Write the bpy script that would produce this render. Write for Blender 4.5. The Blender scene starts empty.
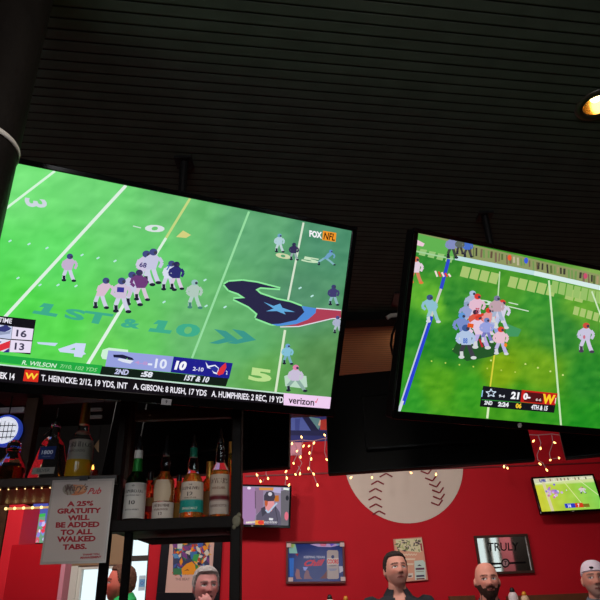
import bpy, bmesh, math, random
from mathutils import Vector, Matrix, Euler, noise as mnoise
random.seed(7)
scene = bpy.context.scene
COL = scene.collection
PI = math.pi
F = 600.0
PITCH = math.radians(26.5)
CAMZ = 1.25
CAM = Vector((0, 0, CAMZ))
CP, SP = math.cos(PITCH), math.sin(PITCH)
ROLL = math.radians(2.2)
CR_, SR_ = math.cos(ROLL), math.sin(ROLL)

# ------------------------------------------------------------------ helpers
def ray(px, py):
    x = (px - 300) / F; y = (300 - py) / F
    a = x * CR_ + y * SR_; b = -x * SR_ + y * CR_
    return Vector((a, CP - b * SP, SP + b * CP))
def at(px, py, Y):
    d = ray(px, py); return CAM + d * (Y / d.y)
def atz(px, py, z):
    d = ray(px, py); return CAM + d * ((z - CAMZ) / d.z)
def lin(c):
    c = c / 255.0
    return c / 12.92 if c <= 0.04045 else ((c + 0.055) / 1.055) ** 2.4
def L3(rgb): return tuple(lin(v) for v in rgb)
def smooth(a, b, x):
    t = max(0, min(1, (x - a) / (b - a))); return t * t * (3 - 2 * t)

MATS = {}
def mat(name, rgb, rough=0.5, metal=0.0, emit=None, estr=1.0, trans=0.0, ior=1.45, bump=0.0, bscale=60, var=0.0, vscale=8, coat=0.0, alpha=1.0, spec=.5):
    if name in MATS: return MATS[name]
    m = bpy.data.materials.new(name); m.use_nodes = True
    nt = m.node_tree; b = nt.nodes['Principled BSDF']
    col = (*L3(rgb), 1)
    b.inputs['Base Color'].default_value = col
    b.inputs['Roughness'].default_value = rough
    b.inputs['Metallic'].default_value = metal
    b.inputs['IOR'].default_value = ior
    b.inputs['Transmission Weight'].default_value = trans
    b.inputs['Coat Weight'].default_value = coat
    b.inputs['Alpha'].default_value = alpha
    b.inputs['Specular IOR Level'].default_value = spec
    if emit is not None:
        b.inputs['Emission Color'].default_value = (*L3(emit), 1)
        b.inputs['Emission Strength'].default_value = estr
    if var or bump:
        tc = nt.nodes.new('ShaderNodeTexCoord')
        nz = nt.nodes.new('ShaderNodeTexNoise'); nz.inputs['Scale'].default_value = vscale if var else bscale
        nz.inputs['Detail'].default_value = 5
        nt.links.new(tc.outputs['Object'], nz.inputs['Vector'])
        if var:
            mx = nt.nodes.new('ShaderNodeMix'); mx.data_type = 'RGBA'
            mx.inputs[6].default_value = tuple(c * (1 - var) for c in col[:3]) + (1,)
            mx.inputs[7].default_value = tuple(min(1, c * (1 + var)) for c in col[:3]) + (1,)
            nt.links.new(nz.outputs['Fac'], mx.inputs[0])
            nt.links.new(mx.outputs[2], b.inputs['Base Color'])
        if bump:
            n2 = nt.nodes.new('ShaderNodeTexNoise'); n2.inputs['Scale'].default_value = bscale
            nt.links.new(tc.outputs['Object'], n2.inputs['Vector'])
            bp = nt.nodes.new('ShaderNodeBump'); bp.inputs['Strength'].default_value = bump
            bp.inputs['Distance'].default_value = 0.01
            nt.links.new(n2.outputs['Fac'], bp.inputs['Height'])
            nt.links.new(bp.outputs['Normal'], b.inputs['Normal'])
    MATS[name] = m
    return m

def attr_mat(name, emission=False, rough=0.5, estr=1.0):
    if name in MATS: return MATS[name]
    m = bpy.data.materials.new(name); m.use_nodes = True
    nt = m.node_tree; b = nt.nodes['Principled BSDF']
    a = nt.nodes.new('ShaderNodeAttribute'); a.attribute_name = 'Col'
    b.inputs['Roughness'].default_value = rough
    if not emission: b.inputs['Specular IOR Level'].default_value = .18
    if emission:
        b.inputs['Base Color'].default_value = (0.006, 0.006, 0.006, 1)
        nt.links.new(a.outputs['Color'], b.inputs['Emission Color'])
        b.inputs['Emission Strength'].default_value = estr
        b.inputs['Specular IOR Level'].default_value = 0.25
    else:
        nt.links.new(a.outputs['Color'], b.inputs['Base Color'])
    MATS[name] = m
    return m

def plank_mat(name, rgb, groove, period, angle, rough=0.6, var=0.3):
    """painted beadboard: thin grooves every `period` metres"""
    m = bpy.data.materials.new(name); m.use_nodes = True
    nt = m.node_tree; b = nt.nodes['Principled BSDF']; b.inputs['Roughness'].default_value = rough; b.inputs['Specular IOR Level'].default_value = .1
    N = nt.nodes.new; Lk = nt.links.new
    tc = N('ShaderNodeTexCoord'); mp = N('ShaderNodeMapping')
    mp.inputs['Rotation'].default_value = (0, 0, angle)
    Lk(tc.outputs['Object'], mp.inputs['Vector'])
    sp = N('ShaderNodeSeparateXYZ'); Lk(mp.outputs['Vector'], sp.inputs[0])
    d = N('ShaderNodeMath'); d.operation = 'DIVIDE'; d.inputs[1].default_value = period; Lk(sp.outputs['Y'], d.inputs[0])
    fr = N('ShaderNodeMath'); fr.operation = 'FRACT'; Lk(d.outputs[0], fr.inputs[0])
    pp = N('ShaderNodeMath'); pp.operation = 'PINGPONG'; pp.inputs[1].default_value = 0.5; Lk(fr.outputs[0], pp.inputs[0])
    rp = N('ShaderNodeValToRGB'); Lk(pp.outputs[0], rp.inputs[0])
    rp.color_ramp.elements[0].position = 0.035; rp.color_ramp.elements[0].color = (*L3(groove), 1)
    rp.color_ramp.elements[1].position = 0.11; rp.color_ramp.elements[1].color = (1, 1, 1, 1)
    nz = N('ShaderNodeTexNoise'); nz.inputs['Scale'].default_value = 9; nz.inputs['Detail'].default_value = 6
    Lk(tc.outputs['Object'], nz.inputs['Vector'])
    c = L3(rgb)
    mx = N('ShaderNodeMix'); mx.data_type = 'RGBA'
    mx.inputs[6].default_value = tuple(v * (1 - var) for v in c) + (1,)
    mx.inputs[7].default_value = tuple(v * (1 + var) for v in c) + (1,)
    Lk(nz.outputs['Fac'], mx.inputs[0])
    ml = N('ShaderNodeMix'); ml.data_type = 'RGBA'; ml.blend_type = 'MULTIPLY'; ml.inputs[0].default_value = 1
    Lk(mx.outputs[2], ml.inputs[6]); Lk(rp.outputs[0], ml.inputs[7])
    Lk(ml.outputs[2], b.inputs['Base Color'])
    bp = N('ShaderNodeBump'); bp.inputs['Strength'].default_value = 0.6; bp.inputs['Distance'].default_value = 0.004
    Lk(rp.outputs[0], bp.inputs['Height']); Lk(bp.outputs['Normal'], b.inputs['Normal'])
    return m

class MB:
    def __init__(s): s.bm = bmesh.new(); s.mi = 0; s.smooth = False
    def _faces(s, fs):
        for f in fs: f.material_index = s.mi; f.smooth = s.smooth
    def box(s, c, d, rot=None, bevel=0.0):
        r = bmesh.ops.create_cube(s.bm, size=1.0)
        vs = r['verts']
        M = Matrix.Translation(c) @ (rot.to_4x4() if rot else Matrix.Identity(4)) @ Matrix.Diagonal((*d, 1))
        bmesh.ops.transform(s.bm, matrix=M, verts=vs)
        fs = list({f for v in vs for f in v.link_faces}); s._faces(fs)
        if bevel:
            es = list({e for v in vs for e in v.link_edges})
            r = bmesh.ops.bevel(s.bm, geom=es, offset=bevel, segments=2, affect='EDGES', profile=0.5)
            s._faces(r['faces'])
        return s
    def lathe(s, prof, n=24, c=(0, 0, 0), sx=1, sy=1, M=None, cap=True):
        M = M or Matrix.Translation(c)
        rings = []
        for r, z in prof:
            rings.append([s.bm.verts.new(M @ Vector((r * sx * math.cos(2 * PI * k / n), r * sy * math.sin(2 * PI * k / n), z))) for k in range(n)])
        fs = []
        for a, b in zip(rings, rings[1:]):
            for k in range(n):
                fs.append(s.bm.faces.new((a[k], a[(k + 1) % n], b[(k + 1) % n], b[k])))
        if cap:
            fs.append(s.bm.faces.new(rings[0][::-1])); fs.append(s.bm.faces.new(rings[-1]))
        s._faces(fs); return s
    def loft(s, secs, n=16):
        """secs: (centre, rx, ry) horizontal ellipses stacked"""
        rings = []
        for c, rx, ry in secs:
            rings.append([s.bm.verts.new((c[0] + rx * math.cos(2 * PI * k / n), c[1] + ry * math.sin(2 * PI * k / n), c[2])) for k in range(n)])
        fs = []
        for a, b in zip(rings, rings[1:]):
            for k in range(n): fs.append(s.bm.faces.new((a[k], a[(k + 1) % n], b[(k + 1) % n], b[k])))
        fs.append(s.bm.faces.new(rings[0][::-1])); fs.append(s.bm.faces.new(rings[-1]))
        s._faces(fs); return s
    def tube(s, pts, radii, n=8, round_ends=False):
        pts = [Vector(p) for p in pts]
        if not isinstance(radii, (list, tuple)): radii = [radii] * len(pts)
        radii = list(radii)
        if round_ends:
            d0 = (pts[0] - pts[1]).normalized(); d1 = (pts[-1] - pts[-2]).normalized()
            r0, r1 = radii[0], radii[-1]
            pts = [pts[0] + d0 * r0, pts[0] + d0 * r0 * .7] + pts + [pts[-1] + d1 * r1 * .7, pts[-1] + d1 * r1]
            radii = [r0 * .15, r0 * .75] + radii + [r1 * .75, r1 * .15]
        rings = []; up = None
        for i, p in enumerate(pts):
            t = (pts[min(i + 1, len(pts) - 1)] - pts[max(i - 1, 0)]).normalized()
            if up is None: up = Vector((0, 0, 1)) if abs(t.z) < .9 else Vector((1, 0, 0))
            x = up.cross(t)
            if x.length < 1e-5: x = Vector((1, 0, 0)).cross(t)
            x.normalize(); y = t.cross(x); up = y
            rings.append([s.bm.verts.new(p + (x * math.cos(2 * PI * k / n) + y * math.sin(2 * PI * k / n)) * radii[i]) for k in range(n)])
        fs = []
        for a, b in zip(rings, rings[1:]):
            for k in range(n): fs.append(s.bm.faces.new((a[k], a[(k + 1) % n], b[(k + 1) % n], b[k])))
        fs.append(s.bm.faces.new(rings[0][::-1])); fs.append(s.bm.faces.new(rings[-1]))
        s._faces(fs); return s
    def ball(s, c, r, n=12, sc=(1, 1, 1), rot=None):
        q = bmesh.ops.create_uvsphere(s.bm, u_segments=n, v_segments=max(6, n // 2 + 2), radius=r)
        M = Matrix.Translation(c) @ (rot.to_4x4() if rot else Matrix.Identity(4)) @ Matrix.Diagonal((*sc, 1))
        bmesh.ops.transform(s.bm, matrix=M, verts=q['verts'])
        s._faces(list({f for v in q['verts'] for f in v.link_faces})); return s
    def prism(s, pts, y0, y1):
        """outline in xz, extruded along y"""
        a = [s.bm.verts.new((x, y0, z)) for x, z in pts]; b = [s.bm.verts.new((x, y1, z)) for x, z in pts]
        n = len(pts); fs = [s.bm.faces.new(a), s.bm.faces.new(b[::-1])]
        for k in range(n): fs.append(s.bm.faces.new((a[k], b[k], b[(k + 1) % n], a[(k + 1) % n])))
        s._faces(fs); return s
    def build(s, name, mats, parent=None):
        if not isinstance(mats, (list, tuple)): mats = [mats]
        bmesh.ops.recalc_face_normals(s.bm, faces=s.bm.faces[:])
        me = bpy.data.meshes.new(name); s.bm.to_mesh(me); s.bm.free()
        for m in mats: me.materials.append(m)
        o = bpy.data.objects.new(name, me); COL.objects.link(o)
        if parent: o.parent = parent
        return o

def tag(o, label=None, cat=None, group=None, kind=None):
    if label: o['label'] = label
    if cat: o['category'] = cat
    if group: o['group'] = group
    if kind: o['kind'] = kind
    return o
def empty(name, loc, label=None, cat=None, group=None, M=None):
    o = bpy.data.objects.new(name, None); COL.objects.link(o)
    o.empty_display_size = 0.1
    o.matrix_world = Matrix.Translation(loc) @ (M.to_4x4() if M else Matrix.Identity(4))
    return tag(o, label, cat, group)
def structure(o, label=None):
    o['kind'] = 'structure'
    if label: o['label'] = label
    return o

# ------------------------------------------------------------------ text and flat artwork
_TX = {}
def text_mesh(s, bold=0.0, shear=0.0, space=1.0):
    key = (s, bold, shear, space)
    if key in _TX: return _TX[key]
    cu = bpy.data.curves.new('t', 'FONT'); cu.body = s; cu.size = 1; cu.resolution_u = 3
    cu.offset = bold; cu.shear = shear; cu.space_character = space; cu.fill_mode = 'FRONT'
    o = bpy.data.objects.new('t', cu); COL.objects.link(o)
    dg = bpy.context.evaluated_depsgraph_get(); dg.update()
    me = o.evaluated_get(dg).to_mesh()
    vs = [(v.co.x, v.co.y) for v in me.vertices]; fs = [tuple(p.vertices) for p in me.polygons]
    o.evaluated_get(dg).to_mesh_clear()
    bpy.data.objects.remove(o); bpy.data.curves.remove(cu)
    x0 = min(v[0] for v in vs); x1 = max(v[0] for v in vs); y0 = min(v[1] for v in vs); y1 = max(v[1] for v in vs)
    vs = [((x - x0) / (x1 - x0), (y - y0) / (y1 - y0)) for x, y in vs]
    _TX[key] = (vs, fs, (x1 - x0) / (y1 - y0)); return _TX[key]

class Canvas:
    """flat artwork on a plane (local x right, z up, facing -y). Points go through self.P"""
    def __init__(s, W, H, M=None, C=None, step=1e-5):
        s.W, s.H, s.M, s.C = W, H, M, C
        s.v = []; s.f = []; s.c = []; s.k = 0; s.step = step
        if M: s.Mi = M.transposed(); s.n = M @ Vector((0, -1, 0))
    def P(s, x, y):
        if s.M:
            d = ray(x, y); t = (s.C - CAM).dot(s.n) / d.dot(s.n)
            q = s.Mi @ (CAM + d * t - s.C); return (q.x, q.z)
        return ((x - 0.5) * s.W, (0.5 - y) * s.H)          # 0..1, y down
    def clip(s, pts):
        w, h = s.W / 2, s.H / 2
        for ax, lim, sg in ((0, w, 1), (0, -w, -1), (1, h, 1), (1, -h, -1)):
            out = []
            for i, b in enumerate(pts):
                a = pts[i - 1]; ia = (a[ax] - lim) * sg <= 1e-9; ib = (b[ax] - lim) * sg <= 1e-9
                if ia != ib:
                    t = (lim - a[ax]) / (b[ax] - a[ax]); out.append((a[0] + (b[0] - a[0]) * t, a[1] + (b[1] - a[1]) * t))
                if ib: out.append(b)
            pts = out
            if len(pts) < 3: return []
        return pts
    def raw(s, pts, col, y=None, cols=None):
        i = len(s.v); yy = -s.k * s.step if y is None else y
        s.v += [(p[0], yy, p[1]) for p in pts]; s.f.append(tuple(range(i, i + len(pts))))
        s.c.append(cols or [col] * len(pts))
    def poly(s, pts, col):
        q = s.clip([s.P(*p) for p in pts])
        if len(q) >= 3: s.k += 1; s.raw(q, col)
    def line(s, pts, w, col):
        for a, b in zip(pts, pts[1:]):
            dx, dy = b[0] - a[0], b[1] - a[1]; l = math.hypot(dx, dy) or 1; nx, ny = -dy / l * w / 2, dx / l * w / 2
            s.poly([(a[0] + nx, a[1] + ny), (b[0] + nx, b[1] + ny), (b[0] - nx, b[1] - ny), (a[0] - nx, a[1] - ny)], col)
    def ell(s, x, y, rx, ry, col, n=14):
        s.poly([(x + rx * math.cos(2 * PI * k / n), y + ry * math.sin(2 * PI * k / n)) for k in range(n)], col)
    def text(s, st, quad, col, bold=0.02, shear=0.0):
        """quad: TL, TR, BR, BL"""
        vs, fs, _ = text_mesh(st, bold, shear); s.k += 1
        TL, TR, BR, BL = quad; i = len(s.v)
        for u, v in vs:
            x = (BL[0] * (1 - u) + BR[0] * u) * (1 - v) + (TL[0] * (1 - u) + TR[0] * u) * v
            y = (BL[1] * (1 - u) + BR[1] * u) * (1 - v) + (TL[1] * (1 - u) + TR[1] * u) * v
            q = s.P(x, y); q = (max(-s.W / 2, min(s.W / 2, q[0])), max(-s.H / 2, min(s.H / 2, q[1])))
            s.v.append((q[0], -s.k * s.step, q[1]))
        for f in fs: s.f.append(tuple(i + j for j in f)); s.c.append([col] * len(f))
    def tbox(s, st, x0, y0, x1, y1, col, bold=0.02, shear=0.0, slope=0.0):
        dy = (x1 - x0) * slope
        s.text(st, [(x0, y0), (x1, y0 + dy), (x1, y1 + dy), (x0, y1)], col, bold, shear)
    def base(s, fn, nx=48, ny=28):
        """fn(u, v) -> rgb, v down"""
        for j in range(ny):
            for i in range(nx):
                q = [(i, j + 1), (i + 1, j + 1), (i + 1, j), (i, j)]
                s.raw([((a / nx - .5) * s.W, (.5 - b / ny) * s.H) for a, b in q], None, y=0, cols=[fn(a / nx, b / ny) for a, b in q])
    def build(s, name, m, parent=None, back=0.0):
        me = bpy.data.meshes.new(name); me.from_pydata(s.v, [], s.f); me.update()
        ca = me.color_attributes.new('Col', 'FLOAT_COLOR', 'CORNER')
        k = 0
        for p, cs in zip(me.polygons, s.c):
            for j in range(p.loop_total): ca.data[k].color = (*L3(cs[j]), 1); k += 1
        me.materials.append(m)
        o = bpy.data.objects.new(name, me); COL.objects.link(o)
        if parent: o.parent = parent
        return o

def idw(ctrl, pw=3):
    def f(x, y):
        w = 0; r = [0, 0, 0]
        for cx, cy, c in ctrl:
            k = 1 / (((x - cx) ** 2 + (y - cy) ** 2) ** (pw / 2) + 20); w += k
            for i in range(3): r[i] += c[i] * k
        return [v / w for v in r]
    return f

# ------------------------------------------------------------------ materials
M_black = mat('black_plastic', (12, 12, 13), .35, spec=.2, bump=.05, bscale=300)
M_gloss = mat('gloss_black', (8, 8, 9), .12, spec=.3)
M_matte = mat('matte_black', (10, 9, 9), .8, spec=.1, var=.4, vscale=14)
M_steel = mat('dark_steel', (40, 40, 42), .4, metal=.8, bump=.05)
M_screen = attr_mat('screen_light', True, .12, 1.0)
M_print = attr_mat('printed_surface', False, .45)
M_gprint = attr_mat('gloss_print', False, .12)
M_darkwood = mat('black_stained_wood', (19, 14, 11), .5, spec=.12, var=.5, vscale=20, bump=.15, bscale=40)
M_brownwood = mat('brown_wood', (58, 36, 22), .5, spec=.2, var=.5, vscale=16, bump=.15, bscale=40)
M_ledge = mat('booth_wood', (104, 58, 34), .45, var=.35, vscale=20, bump=.1)
M_red = mat('red_painted_wall', (192, 20, 36), .6, spec=.2, var=.1, vscale=3, bump=.12, bscale=120)
M_cream = mat('cream_paint', (205, 190, 168), .6, var=.06, vscale=5)
M_beige = mat('beige_panel', (150, 118, 88), .6, var=.1, vscale=6)
M_white = mat('white_frame_paint', (225, 222, 214), .4, var=.03)
M_grey = mat('grey_plastic', (165, 160, 155), .4, var=.1)
M_bulb = mat('warm_bulb', (255, 220, 150), .3, emit=(255, 190, 110), estr=4.0)
M_led = mat('rope_light_bulb', (255, 225, 170), .3, emit=(255, 214, 140), estr=2.0)
M_wire = mat('pale_wire', (175, 130, 140), .5, var=.1)
M_glass = mat('window_glass', (235, 245, 245), .02, trans=1.0, ior=1.01)
M_mirror = mat('mirror_silver', (225, 222, 215), .03, metal=1.0)

# ------------------------------------------------------------------ room
CEIL = 1.64 + CAMZ
YW = 5.95
XL, XR, YB = -3.6, 6.2, -2.6
def slab(name, x0, x1, y0, y1, z0, z1, m):
    o = MB().box(((x0 + x1) / 2, (y0 + y1) / 2, (z0 + z1) / 2), (x1 - x0, y1 - y0, z1 - z0)).build(name, m)
    return structure(o)
M_ceil = plank_mat('black_beadboard', (74, 82, 73), (40, 40, 40), .0425, math.radians(-9), .75, .35)
M_ceil2 = plank_mat('brown_beadboard', (140, 92, 56), (110, 110, 110), .0425, math.radians(-2), .6, .15)
M_floor = plank_mat('floor_planks', (70, 48, 34), (60, 60, 60), .12, 0, .35, .3)
slab('floor', XL, XR, YB, YW, -.1, 0, M_floor)
slab('ceiling', XL, XR, YB, 3.62, CEIL, CEIL + .1, M_ceil)
o = slab('ceiling', -.25, XR, 3.62, YW + .1, CEIL, CEIL + .1, M_ceil2)
slab('ceiling', XL, -.25, 3.62, YW + .1, CEIL, CEIL + .1, M_matte)
slab('trim_1', XL, .62, 3.5, 3.62, CEIL - .055, CEIL, M_matte)          # dark header where the ceiling changes

# far wall with window opening(s) at the left
g = lambda px, py=560: at(px, py, YW)
wx0, wx1 = g(62).x, g(149).x
ZT = CEIL
w1x0, w1x1, w1z = g(79).x, g(126).x, g(100, 565).z
w2x0, w2x1, w2z = g(128).x, g(148.5).x, g(138, 534).z
sill = 0.55
slab('wall_back', w2x1, XR, YW, YW + .12, 0, ZT, M_red)
slab('wall_back', XL, wx0, YW, YW + .12, 0, ZT, M_red)
slab('wall_back', wx0, w1x1, YW, YW + .12, w1z, ZT, M_beige)
slab('wall_back', w1x1, w2x0, YW, YW + .12, 0, ZT, M_cream)
slab('wall_back', w2x0, w2x1, YW, YW + .12, w2z, ZT, M_beige)
slab('wall_back', wx0, w1x0, YW, YW + .12, 0, w1z, M_white)
slab('wall_back', w1x0, w1x1, YW, YW + .12, 0, sill, M_cream)
slab('wall_back', w2x0, w2x1, YW, YW + .12, 0, sill, M_cream)
def window(name, x0, x1, z0, z1, y, rails=(), fm=M_white, fw=.03, glass=True):
    m = MB()
    for zc in (z0 + fw / 2, z1 - fw / 2): m.box(((x0 + x1) / 2, y, zc), (x1 - x0, .06, fw))
    for xc in (x0 + fw / 2, x1 - fw / 2): m.box((xc, y, (z0 + z1) / 2), (fw, .059, z1 - z0 - 2 * fw))
    for k, zc, h in rails: m.box(((x0 + x1) / 2, y, zc), (x1 - x0 - 2 * fw, .055, h))
    f = structure(m.build(name, fm))
    if glass:
        gl = MB().box(((x0 + x1) / 2, y, (z0 + z1) / 2), (x1 - x0 - 2 * fw + .004, .006, z1 - z0 - 2 * fw + .004)).build('pane', M_glass, f)
    return f
window('window_1', w1x0, w1x1, sill, w1z, YW + .05)
M_rail = mat('dark_rail', (52, 40, 34), .5, var=.1)
window('window_2', w2x0, w2x1, sill, w2z, YW + .05, rails=[(0, g(138, 558).z, .045)], fm=M_rail, fw=.015)
# accessible-parking style blue and white sticker on the pane of window_2
c = Canvas(.06, .125)
c.base(lambda u, v: (205, 225, 240), 1, 1)
c.poly([(.08, .25), (.92, .25), (.92, .75), (.08, .75)], (120, 175, 225))
c.ell(.5, .5, .22, .1, (60, 100, 190))
c.ell(.5, .5, .1, .05, (190, 215, 240))
o = c.build('window_sticker', M_print); o.location = at(142, 583, YW + .043)
tag(o, 'pale blue and white sticker on the window glass left of the red wall', 'sticker')

slab('wall_left', XL - .12, XL, YB, YW, 0, ZT, M_red)
slab('wall_right', XR, XR + .12, YB, YW, 0, ZT, M_red)
# outside: pavement and a pale building across the street (seen blurred through the panes)
M_pave = mat('pavement', (170, 168, 162), .8, var=.15, vscale=2)
M_bld = mat('pale_stucco', (200, 205, 205), .8, var=.12, vscale=1)
slab('ground', -12, 8, YW + .12, 22, -.2, -.02, M_pave)
# rear wall behind the viewpoint: shop windows that the mirror on the far wall picks up
def vx(px): return at(px, 553, 2 * YW - YB).x
wins = [(-2.6, -1.3), (-.9, .4), (vx(477), vx(487.3)), (vx(491), vx(500.3))]
zs0, zs1 = .9, 2.45
x = XL
M_wallb = mat('dark_rear_wall', (20, 13, 11), .7, var=.2)
M_pink = mat('rose_rear_panel', (205, 110, 125), .7, var=.08)
for a, b in wins:
    slab('wall_front', x, a, YB - .12, YB, 0, ZT, M_wallb); x = b
slab('wall_front', x, XR, YB - .12, YB, 0, ZT, M_wallb)
for i, (a, b) in enumerate(wins):
    slab('wall_front', a, b, YB - .12, YB, 0, zs0, M_wallb)
    slab('wall_front', a, b, YB - .12, YB, zs1, ZT, M_wallb)
    window('window_%d' % (i + 3), a, b, zs0, zs1, YB - .05, fw=.03, fm=M_white)
slab('trim_2', vx(500.6), vx(512), YB + .002, YB + .03, .3, 2.6, M_pink)

# black dropped soffit at the far left over the window side
slab('trim_7', XL, wx1 + .1, YW - .02, YW - .001, at(10, 508, YW).z, CEIL, M_matte)
# thin conduit line running level along the red wall
zc = g(320, 473.5).z
structure(MB().box(((g(245).x + XR) / 2, YW - .006, zc), (XR - g(245).x, .011, .012)).build('trim_3', mat('red_conduit', (120, 14, 26), .5)))
# wooden booth back along the right of the far wall
slab('trim_4', g(505, 593).x, XR, YW - .06, YW - .001, .5, g(560, 594).z, M_ledge)
slab('trim_5', g(448, 596).x, g(462, 596).x + .1, YW - .06, YW - .001, .5, g(455, 596).z, M_ledge)

# red partition at the left with an edge strip coloured to stand in for pink sheen; red column beside it
p0 = at(12, 545, 4.6); p1 = at(64, 548, 4.6)
slab('partition_wall', p0.x, p1.x, 4.6, 4.7, 0, p0.z, mat('red_partition', (164, 14, 26), .3, var=.08, vscale=3))
slab('trim_6', p1.x, p1.x + .03, 4.59, 4.71, 0, p0.z + .02, mat('pink_sheen_edge', (190, 120, 135), .5, var=.05))
q0 = at(4, 520, 4.9); q1 = at(19.5, 520, 4.9)
slab('column', q0.x, q1.x, 4.95, 5.25, 0, 2.0, mat('red_column', (200, 26, 40), .45, var=.08, vscale=3))
slab('column', q0.x - .35, q0.x - .012, 4.95, 5.25, 0, 2.0, M_brownwood)

# ------------------------------------------------------------------ televisions
def tv_matrix(yaw, tilt, roll):
    return Matrix.Rotation(yaw, 3, 'Z') @ Matrix.Rotation(tilt, 3, 'X') @ Matrix.Rotation(-roll, 3, 'Y')
def television(C, M, W, H, label, bezel=(.022, .018, .03), depth=.05, group=None, stand=True, cat='television', gap=.0):
    """C, M: centre and frame of the screen face. Returns (root, canvas-ready)"""
    bs, bt, bb = bezel
    root = empty('television', C, label, cat, group, M)
    m = MB()
    x0, x1, z0, z1 = -W / 2 - bs, W / 2 + bs, -H / 2 - bb, H / 2 + bt
    m.box(((x0 + x1) / 2, depth / 2 + .003, (z0 + z1) / 2), (x1 - x0, depth, z1 - z0), bevel=.006)
    m.box((0, depth + .03, -H * .1), (W * .72, .06, H * .55), bevel=.015)
    m.build('casing', M_black, root)
    f = MB()
    for bx in (((x0 + x1) / 2, (H / 2 + z1) / 2, x1 - x0, z1 - H / 2), ((x0 + x1) / 2, (z0 - H / 2) / 2, x1 - x0, -H / 2 - z0)):
        f.box((bx[0], -.001, bx[1]), (bx[2], .012, bx[3]), bevel=.003)
    for sx in (-1, 1): f.box((sx * (W / 2 + bs / 2), -.001, 0), (bs, .0119, H - .0002), bevel=.003)
    f.build('bezel', M_gloss, root)
    return root
def mount(C, M, W, label, group='black ceiling mounts behind the televisions', back=.12):
    top = C + M @ Vector((0, back + .05, .05))
    r = empty('television_mount', Vector((top.x, top.y, CEIL)), label, 'mount', group)
    L = CEIL - top.z
    MB().box((0, 0, -.006), (.07, .07, .012)).build('ceiling_plate', M_steel, r)
    MB().tube([(0, 0, -.012), (0, 0, -L)], .017, 12).build('pole', M_steel, r)
    R3 = M
    a = MB(); a.box((0, 0, -L), (.05, .05, .16)); a.box(M @ Vector((0, -.0515, 0)) + Vector((0, 0, -L)), (.3, .02, .2), rot=M); a.build('bracket', M_steel, r)
    return r

D = math.radians
# --- left large screen
CL = Vector((-.404, 1.837, .946 + CAMZ)); ML = tv_matrix(D(23.53), D(25.21), D(.23)); W55, H55 = 1.21, .681
tvL = television(CL, ML, W55, H55, 'large ceiling-hung television on the left with a bull head logo painted on the pitch', group=None)
mount(CL, ML, W55, 'black ceiling mount hidden behind a large screen')
cv = Canvas(W55, H55, ML, CL)
gl = idw([(20, 190, (118, 226, 122)), (100, 200, (112, 214, 118)), (180, 210, (108, 192, 116)), (250, 230, (96, 168, 116)), (330, 240, (76, 142, 108)),
          (50, 260, (98, 222, 104)), (20, 300, (82, 216, 78)), (130, 330, (100, 202, 96)), (200, 330, (106, 184, 112)), (250, 340, (98, 176, 108)),
          (320, 370, (86, 140, 78)), (300, 300, (82, 142, 106)), (60, 330, (88, 216, 80)), (110, 350, (102, 208, 88)), (-20, 250, (84, 216, 90)), (150, 255, (104, 205, 112)), (265, 375, (96, 165, 80))])
def local_px(C, M, x, z):
    P = C + M @ Vector((x, 0, z)) - CAM
    d = P.y * CP + P.z * SP; u = -P.y * SP + P.z * CP
    a, b = P.x / d, u / d
    return 300 + F * (a * CR_ - b * SR_), 300 - F * (a * SR_ + b * CR_)
def baseL(u, v):
    x, y = local_px(CL, ML, (u - .5) * W55, (.5 - v) * H55)
    n = mnoise.fractal(Vector((x / 16, y / 9, 0)), 1, 2, 3) * 14
    return [max(0, min(255, k + n * s)) for k, s in zip(gl(x, y), (1, 1, .9))]
cv.base(baseL, 72, 42)
Wt = (226, 240, 232)
cv.line([(55, 171), (4, 210)], 2.4, (214, 246, 218)); cv.line([(126, 185.5), (3, 319)], 3.2, (222, 240, 226))
cv.line([(190, 198.5), (166, 238)], 2.4, (196, 214, 130)); cv.line([(166, 238), (150, 264)], 2.6, (218, 240, 222)); cv.line([(126, 301), (83, 372)], 3.2, (226, 242, 230))
cv.line([(249, 211.5), (192, 358)], 2.2, (150, 220, 160)); cv.line([(303.5, 222.5), (287, 305)], 2.0, (214, 228, 206)); cv.line([(285, 330), (275.5, 392)], 2.4, (214, 230, 200))
# hash marks
for x, y in [(10, 241), (29, 244), (47, 248), (82, 255), (98, 258), (115, 261), (18, 278), (40, 285), (58, 285), (76, 286), (164, 302), (206, 306), (225, 307), (300, 288), (312, 296), (205, 280)]:
    cv.line([(x - 1.4, y + .8), (x + 1.4, y - .8)], 1.5, (186, 232, 226))
cv.text('3', [(24, 197), (26, 207), (48, 208), (46, 200)], (206, 214, 224), .03)
cv.text('0', [(147, 224), (166, 226), (163, 233), (143, 231)], (216, 226, 226), .04); cv.line([(133, 226), (141, 228)], 1, (200, 226, 210))
cv.poly([(176, 237), (183, 230.5), (191, 235), (186, 238)], (212, 208, 128))
cv.text('0', [(276, 252), (291, 255), (290, 260), (275, 257)], (206, 214, 170), .04); cv.text('5', [(303, 256), (320, 259), (318, 264), (301, 261)], (200, 226, 190), .05)
cv.text('5', [(250, 367), (272, 370), (271, 383), (248, 380)], (186, 222, 142), .05)
cv.poly([(37, 342), (58, 343), (55, 346), (38, 344)], (196, 216, 240))
cv.poly([(58, 349), (76, 343), (86, 343.5), (84, 352), (86, 354), (83, 355), (82, 357.5), (74, 356.5), (74, 353.5), (60, 352)], (204, 216, 244))
cv.poly([(70, 349.5), (75, 347.5), (75, 350)], (96, 205, 92))
tq = (62, 172, 138)
cv.poly([(44, 303), (54, 304.5), (49, 312.5), (58, 314), (56, 317), (32, 313.2), (34, 310.4), (41, 311.4), (44, 307), (39, 307)], tq); cv.text('ST', [(66, 308), (114, 314), (108, 326), (64, 318)], tq, .04)
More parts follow.
